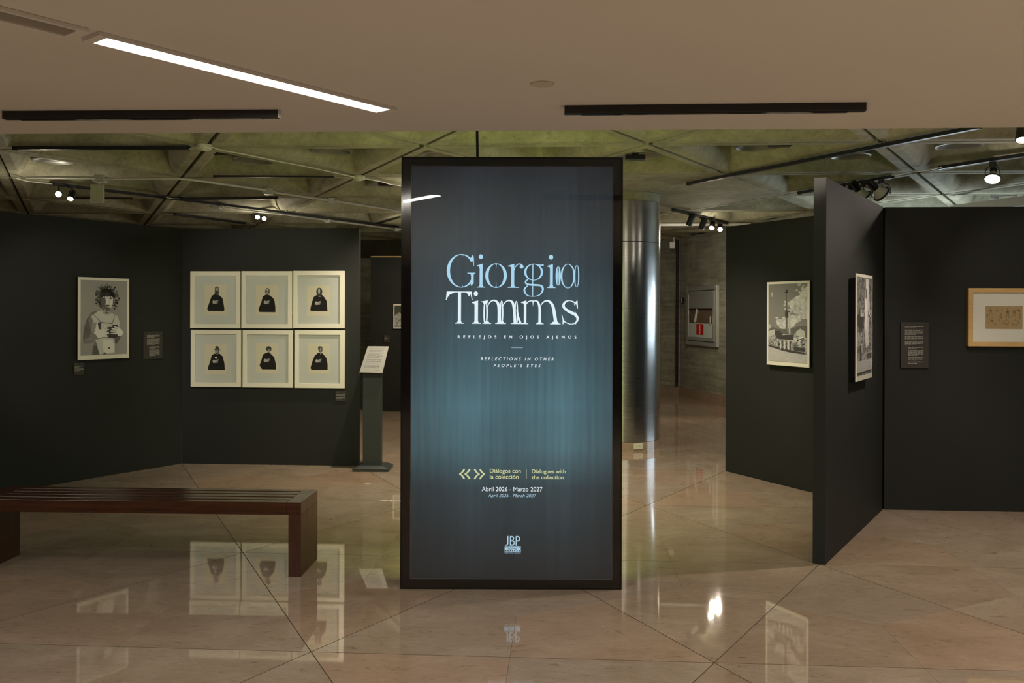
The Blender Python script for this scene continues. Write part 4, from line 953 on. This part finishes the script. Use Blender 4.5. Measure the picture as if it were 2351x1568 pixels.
# ================================================================== TRACKS, CONDUITS, SPOTS BELOW THE SLAB
ZK = 2.962
def zat(u, v, z=ZK): return at(u, v, z=z)
def track(u0, v0, u1, v1, label, z=ZK, w=.036, h=.03):
    a, b = zat(u0, v0, z), zat(u1, v1, z); r = thing('light_track', label, 'lighting track', (a.x, a.y, z - h / 2 + .001), ang(a, b)); ln = (b.xy - a.xy).length
    MB().box(0, ln, -w / 2, w / 2, 0, h).build('rail', M_track, r); MB().box(-.03, 0, -w / 2, w / 2, -.004, h).build('end_feed', M_black, r); MB().box(ln, ln + .012, -w / 2, w / 2, -.002, h).build('end_cap', M_black, r)
    return a, b
track(36, 347.5, 430, 344, 'black lighting track along the nearest concrete rib at upper left', w=.04)
track(119, 429, 499, 472.5, 'long black lighting track running diagonally behind the left partition')
track(503, 473, 912, 523, 'black lighting track continuing diagonally behind the six print wall')
track(168, 461.2, 300, 461.2, 'short black track behind the white hanging box at left', z=2.974, h=.014)
track(408, 461, 634, 457.5, 'short straight black track above the pair of glowing spots')
track(495, 409, 762, 408.5, 'thin black track along a rib left of the lit sign', w=.024, h=.018)
track(403, 497, 560, 516.5, 'short diagonal black track just above the six print wall', w=.03)
track(1581, 419, 2244, 284.5, 'long empty black lighting track crossing the coffers at upper right', w=.042)
track(1836, 438, 2046, 400, 'black lighting track holding the two yoke spots behind the projecting wall')
track(2160, 378, 2420, 337, 'black lighting track holding the bright hanging lamp at far right')
track(1545, 479.5, 1668, 509.5, 'short black track with four small spots beyond the steel column')
track(860, 517, 918, 500, 'dark track end beside the upper left of the sign', z=2.978, w=.03, h=.014)
def conduit(pts, label, r=.013, z=2.945, m=M_grey, cat='conduit', name='conduit', zz=None):
    P = [at(u, v, z=(zz[k] if zz else z)) for k, (u, v) in enumerate(pts)]
    return tag(MB().tube(P, r, 8).build(name, m, smooth=True), label, cat)
conduit([(58, 414.5), (130, 413.5), (217, 414)], 'grey metal conduit left of the white hanging box', .012)
conduit([(240, 416.5), (330, 415.5), (400, 414.5), (430, 416.5), (460, 420), (607, 440)], 'grey metal conduit bending past a rib crossing right of the white box')
conduit([(626, 445), (752, 462)], 'grey metal conduit between the two junction boxes')
conduit([(769, 464), (917, 486.5)], 'grey metal conduit running to the upper left edge of the sign')
conduit([(505, 479), (560, 487), (640, 494), (745, 508)], 'grey conduit beside the long track, behind the six print wall', .012)
conduit([(760, 510), (830, 518), (905, 527.5)], 'grey conduit beside the long track, ending near the sign', .012)
conduit([(1500, 514), (1722, 511.5)], 'white pipe crossing beyond the steel column', .022, 2.955, M_white, 'pipe', 'pipe')
def jbox(u, v, lab, s=.05, z=2.945):
    p = at(u, v, z=z); r = thing('junction_box', lab, 'junction box', (p.x, p.y, z - .03), 0)
    MB().box(-s, s, -.04, .04, 0, .065).build('box_body', M_grey, r, bevel=.003); MB().box(-s - .01, s + .01, -.045, .045, -.006, 0).build('cover', M_grey, r)
    for x0, x1 in ((-s - .035, -s), (s, s + .035)): MB().tube([(x0, 0, .03), (x1, 0, .03)], .018, 8).build('coupling', M_grey, r)
jbox(229, 416, 'grey junction box carrying the white hanging box'); jbox(616, 443.5, 'grey conduit junction box left of a rib crossing', .038); jbox(760, 464, 'grey conduit junction box nearest the sign', .036)
jbox(496, 478, 'small grey junction box at the start of the second conduit', .045); jbox(752, 509, 'small grey junction box midway along the second conduit', .035); jbox(911, 528, 'small grey junction box just left of the sign', .03)
# white hanging box
yb = at(229, 416, z=2.945).y; a, b = at(211, 473, y=yb), at(241.5, 431, y=yb)
r = thing('hanging_box', 'plain cream rectangular box hanging from the conduit at left', 'hanging box', ((a.x + b.x) / 2, yb - .02, a.z))
bw_, bh_ = b.x - a.x, b.z - a.z
MB().box(-bw_ / 2, bw_ / 2, -.03, -.008, 0, bh_).build('box_body', M_offw, r, bevel=.003); MB().tube([(.0, 0, bh_), (.0, 0, 2.913 - a.z)], .015, 10).build('stem', M_grey, r)
mb = MB(); [mb.tube([(0, -.032, bh_ * k), (0, -.030, bh_ * k)], .004, 8) for k in (.5, .7)]; mb.build('screw_heads', M_track, r)
# smoke detectors at rib crossings
for u, v, lab in ((467, 343, 'cream smoke detector at the rib crossing on the left'), (822, 411, 'cream smoke detector at the rib crossing left of the sign')):
    p = at(u, v, z=2.965); r = thing('smoke_detector', lab, 'smoke detector', (p.x, p.y, 2.955), 0, 'smoke detectors')
    MB().lathe([(.045, -.012), (.058, -.006), (.062, .004), (.062, .031)], 24).build('detector_body', M_offw, r, smooth=True); MB().lathe([(.025, -.018), (.025, -.012)], 16).build('sensor', M_white, r)
def cable(pts, label, m=None, r=.006, z=2.95):
    P = [Vector(at(u, v, z=z)) for u, v in pts]
    return tag(MB().tube(P, r, 6).build('ceiling_cable', m or M_offw, smooth=True), label, 'cable')
cable([(481, 341), (505, 349), (560, 358), (640, 374), (720, 389), (812, 409)], 'thin cream cable linking the two smoke detectors')
cable([(831, 411), (845, 413.5), (870, 418), (895, 425), (918, 428)], 'thin cream cable from the right smoke detector towards the sign')
cable([(430, 347), (445, 344), (458, 341)], 'short bare wires from the track end to the left smoke detector')
cable([(1, 415), (35, 416), (60, 423), (118, 429)], 'thin cream cable feeding the long diagonal track at far left')
cable([(2046, 397), (2075, 391), (2100, 387), (2130, 384), (2160, 377)], 'thin cable bridging two tracks at the right rib crossing')
cable([(380, 458), (395, 461), (408, 461)], 'short white wire joining two black tracks above the left partition')

# round diffusers in the coffers, each with a dark driver box
DISC = [(120, 374, .20), (299, 343, .0), (580, 371, .20), (758, 348, .20), (1010, 355, .20), (870, 425, .17), (1470, 353, .21), (1735, 332, .20), (1950, 351, .19), (2200, 326, .20), (2303, 443, .15), (2005, 404, .17), (1640, 483, .16)]
DL = ['far left coffer', '', 'coffer right of the left smoke detector', 'coffer nearest the soffit left of the sign', 'coffer above the upper left of the sign', 'coffer beside the right smoke detector', 'coffer above the upper right corner of the sign',
      'coffer at the left end of the long right track', 'coffer under the long right track, bright rimmed', 'coffer at far upper right', 'cool lit coffer at far right', 'coffer behind the yoke spots', 'coffer beyond the steel column']
for (u, v, R), dl in zip(DISC, DL):
    if R == 0: continue
    p = at(u, v, z=3.075); r = thing('ceiling_diffuser', 'round ceiling disc, off, in the ' + dl, 'ceiling light', (p.x, p.y, 3.07), random.uniform(0, 3), 'round ceiling discs')
    MB().lathe([(R - .035, .0), (R - .02, -.012), (R - .004, -.008), (R, .004), (R, .03)], 36, cap=False).build('rim', M_dim, r, smooth=True)
    MB().lathe([(.001, .045), (R * .55, .04), (R * .7, .015), (R - .034, .0)], 36, cap=False).build('dished_lens', mat('dull_reflector', (.20, .20, .17), .35, metal=.5), r, smooth=True)
    MB().lathe([(.001, .05), (R - .01, .05), (R - .01, .03)], 36, cap=False).build('canopy', M_track, r)
    MB().tube([(0, 0, .05), (0, 0, .345)], .02, 8).build('stem', M_track, r)
for u0, v0, lab in ((506, 358, 'flat black box in the coffer right of the left smoke detector'), (886, 427, 'flat black box beside the right smoke detector'), (1456, 365, 'flat black box under the disc near the upper right corner of the sign'), (1788, 332, 'flat black box in the coffer under the soffit at right')):
    p = at(u0, v0, z=3.0); r = thing('driver_box', lab, 'driver box', (p.x, p.y, 2.998), -YAW)
    MB().box(-.09, .09, -.04, .04, 0, .045).build('box_body', M_black, r, bevel=.003); MB().box(-.03, .03, -.01, .01, .045, .418).build('hanger', M_track, r)

a, b = at(2189, 475, y=10.4), at(2420, 445, y=8.6)
tag(MB().bar(a, b, .10, .10).build('pale_duct', M_grey), 'pale grey sloping duct above the far right partition wall', 'duct')
# ------------------------------------------------------------------ spot heads
def head(u, v, y, ztop, tgt, lab, lit=True, s=1.0, group='small track spots'):
    p = at(u, v, y=y); r = thing('track_spot', lab, 'spotlight', (p.x, p.y, p.z), 0, group)
    d = (Vector(tgt) - p).normalized(); Mx = d.to_track_quat('-Z', 'Y').to_matrix().to_4x4()
    R = .034 * s
    MB().lathe([(R * .8, .075 * s), (R, .065 * s), (R, -.055 * s), (R * .9, -.055 * s), (R * .85, -.04 * s), (.001, -.035 * s)], 20, M=Mx, cap=False).build('lamp_head', M_track, r, smooth=True)
    MB().lathe([(R * .86, -.048 * s), (.001, -.050 * s)], 20, M=Mx, cap=False).build('lamp_glass', E_lamp if lit else M_blackgloss, r)
    MB().tube([(0, 0, .03), (0, .01, ztop - p.z - .02)], .008, 8).build('stem', M_track, r); MB().box(-.04, .04, -.018, .018, ztop - p.z - .035, ztop - p.z - .012).build('track_adaptor', M_track, r)
    return p
camp = (0, 0, 1.6)
head(133, 452, 9.25, 2.952, (-1.6, 2, 1.4), 'glowing track spot left of the white hanging box')
head(162, 456, 9.4, 2.952, (-4.4, 7.6, 1.0), 'track spot tilted down just left of the white hanging box')
head(590, 502, 12.3, 2.952, (-.8, 2, 1.4), 'glowing track spot above the six prints, left of a close pair')
head(605, 504.5, 12.35, 2.952, (-1.2, 5, 1.1), 'glowing track spot above the six prints, right of a close pair')
head(1584, 504, 11.9, 2.952, (1.7, 12.6, .6), 'unlit black track spot nearest the steel column', False, 1.25)
head(1612, 512, 12.3, 2.952, (2.0, 12.8, .6), 'unlit black track spot, second from the steel column', False, 1.25)
head(1634, 515, 12.7, 2.952, (2.0, 10.5, .9), 'lit track spot, third from the steel column', True, 1.2)
head(1652, 519.5, 13.05, 2.952, (2.4, 10.0, .9), 'lit track spot, farthest from the steel column', True, 1.2)
head(2350, 291, 6.0, 2.952, (2.9, 5.4, .6), 'bright black spot at the right edge under the plaster soffit', True, 1.5)
def yoke(u, v, y, zt, tgt, lab, lit, s=1.0):
    p = at(u, v, y=y); r = thing('yoke_spot', lab, 'spotlight', p, 0, 'yoke mounted lamps at right'); h = zt - p.z
    d = (Vector(tgt) - p).normalized(); Mx = d.to_track_quat('-Z', 'Y').to_matrix().to_4x4(); wd = .062 * s
    mb = MB(); mb.tube([(-wd, 0, 0), (-wd, 0, h - .10), (-wd * .75, 0, h - .065), (0, 0, h - .055), (wd * .75, 0, h - .065), (wd, 0, h - .10), (wd, 0, 0)], .005, 8); mb.build('yoke', M_track, r, smooth=True)
    MB().box(-.022, .022, -.018, .018, h - .06, h - .012).build('track_adaptor', M_track, r)
    MB().tube([(0, 0, h - .055), (.02, .01, h - .10), (.012, .02, .10)], .004, 6).build('flex', M_track, r, smooth=True)
    MB().lathe([(.026 * s, .14 * s), (.028 * s, .08 * s), (.024 * s, .06 * s)], 18, M=Mx).build('lamp_holder', M_black, r, smooth=True)
    MB().lathe([(.024 * s, .06 * s), (.035 * s, .035 * s), (.056 * s, 0), (.058 * s, -.012 * s)], 24, M=Mx, cap=False).build('reflector_bulb', M_offw, r, smooth=True)
    MB().lathe([(.058 * s, -.012 * s), (.045 * s, -.02 * s), (.001, -.024 * s)], 24, M=Mx, cap=False).build('bulb_face', E_lamp if lit else M_white, r, smooth=True)
    MB().lathe([(.056 * s, .004 * s), (.062 * s, .004 * s), (.062 * s, -.006 * s), (.056 * s, -.006 * s)], 24, M=Mx, cap=False).build('yoke_ring', M_track, r, smooth=True)
yoke(2277, 402, 7.72, 2.952, (3.4, 6.6, .6), 'bright lamp in a thin yoke hanging at far right', True, 1.05)
yoke(2022, 440, 8.75, 2.952, (5.3, 9.2, 1.5), 'unlit bulb in a black yoke above the projecting wall, right hand one', False, 1.4)
yoke(1980, 446, 9.0, 2.952, (5.0, 9.4, 1.2), 'unlit bulb in a black yoke above the projecting wall, middle one', False, 1.4)
yoke(1950, 455, 9.2, 2.952, (4.8, 9.6, 1.2), 'black yoke lamp mostly hidden behind the top of the projecting wall', False, 1.4)
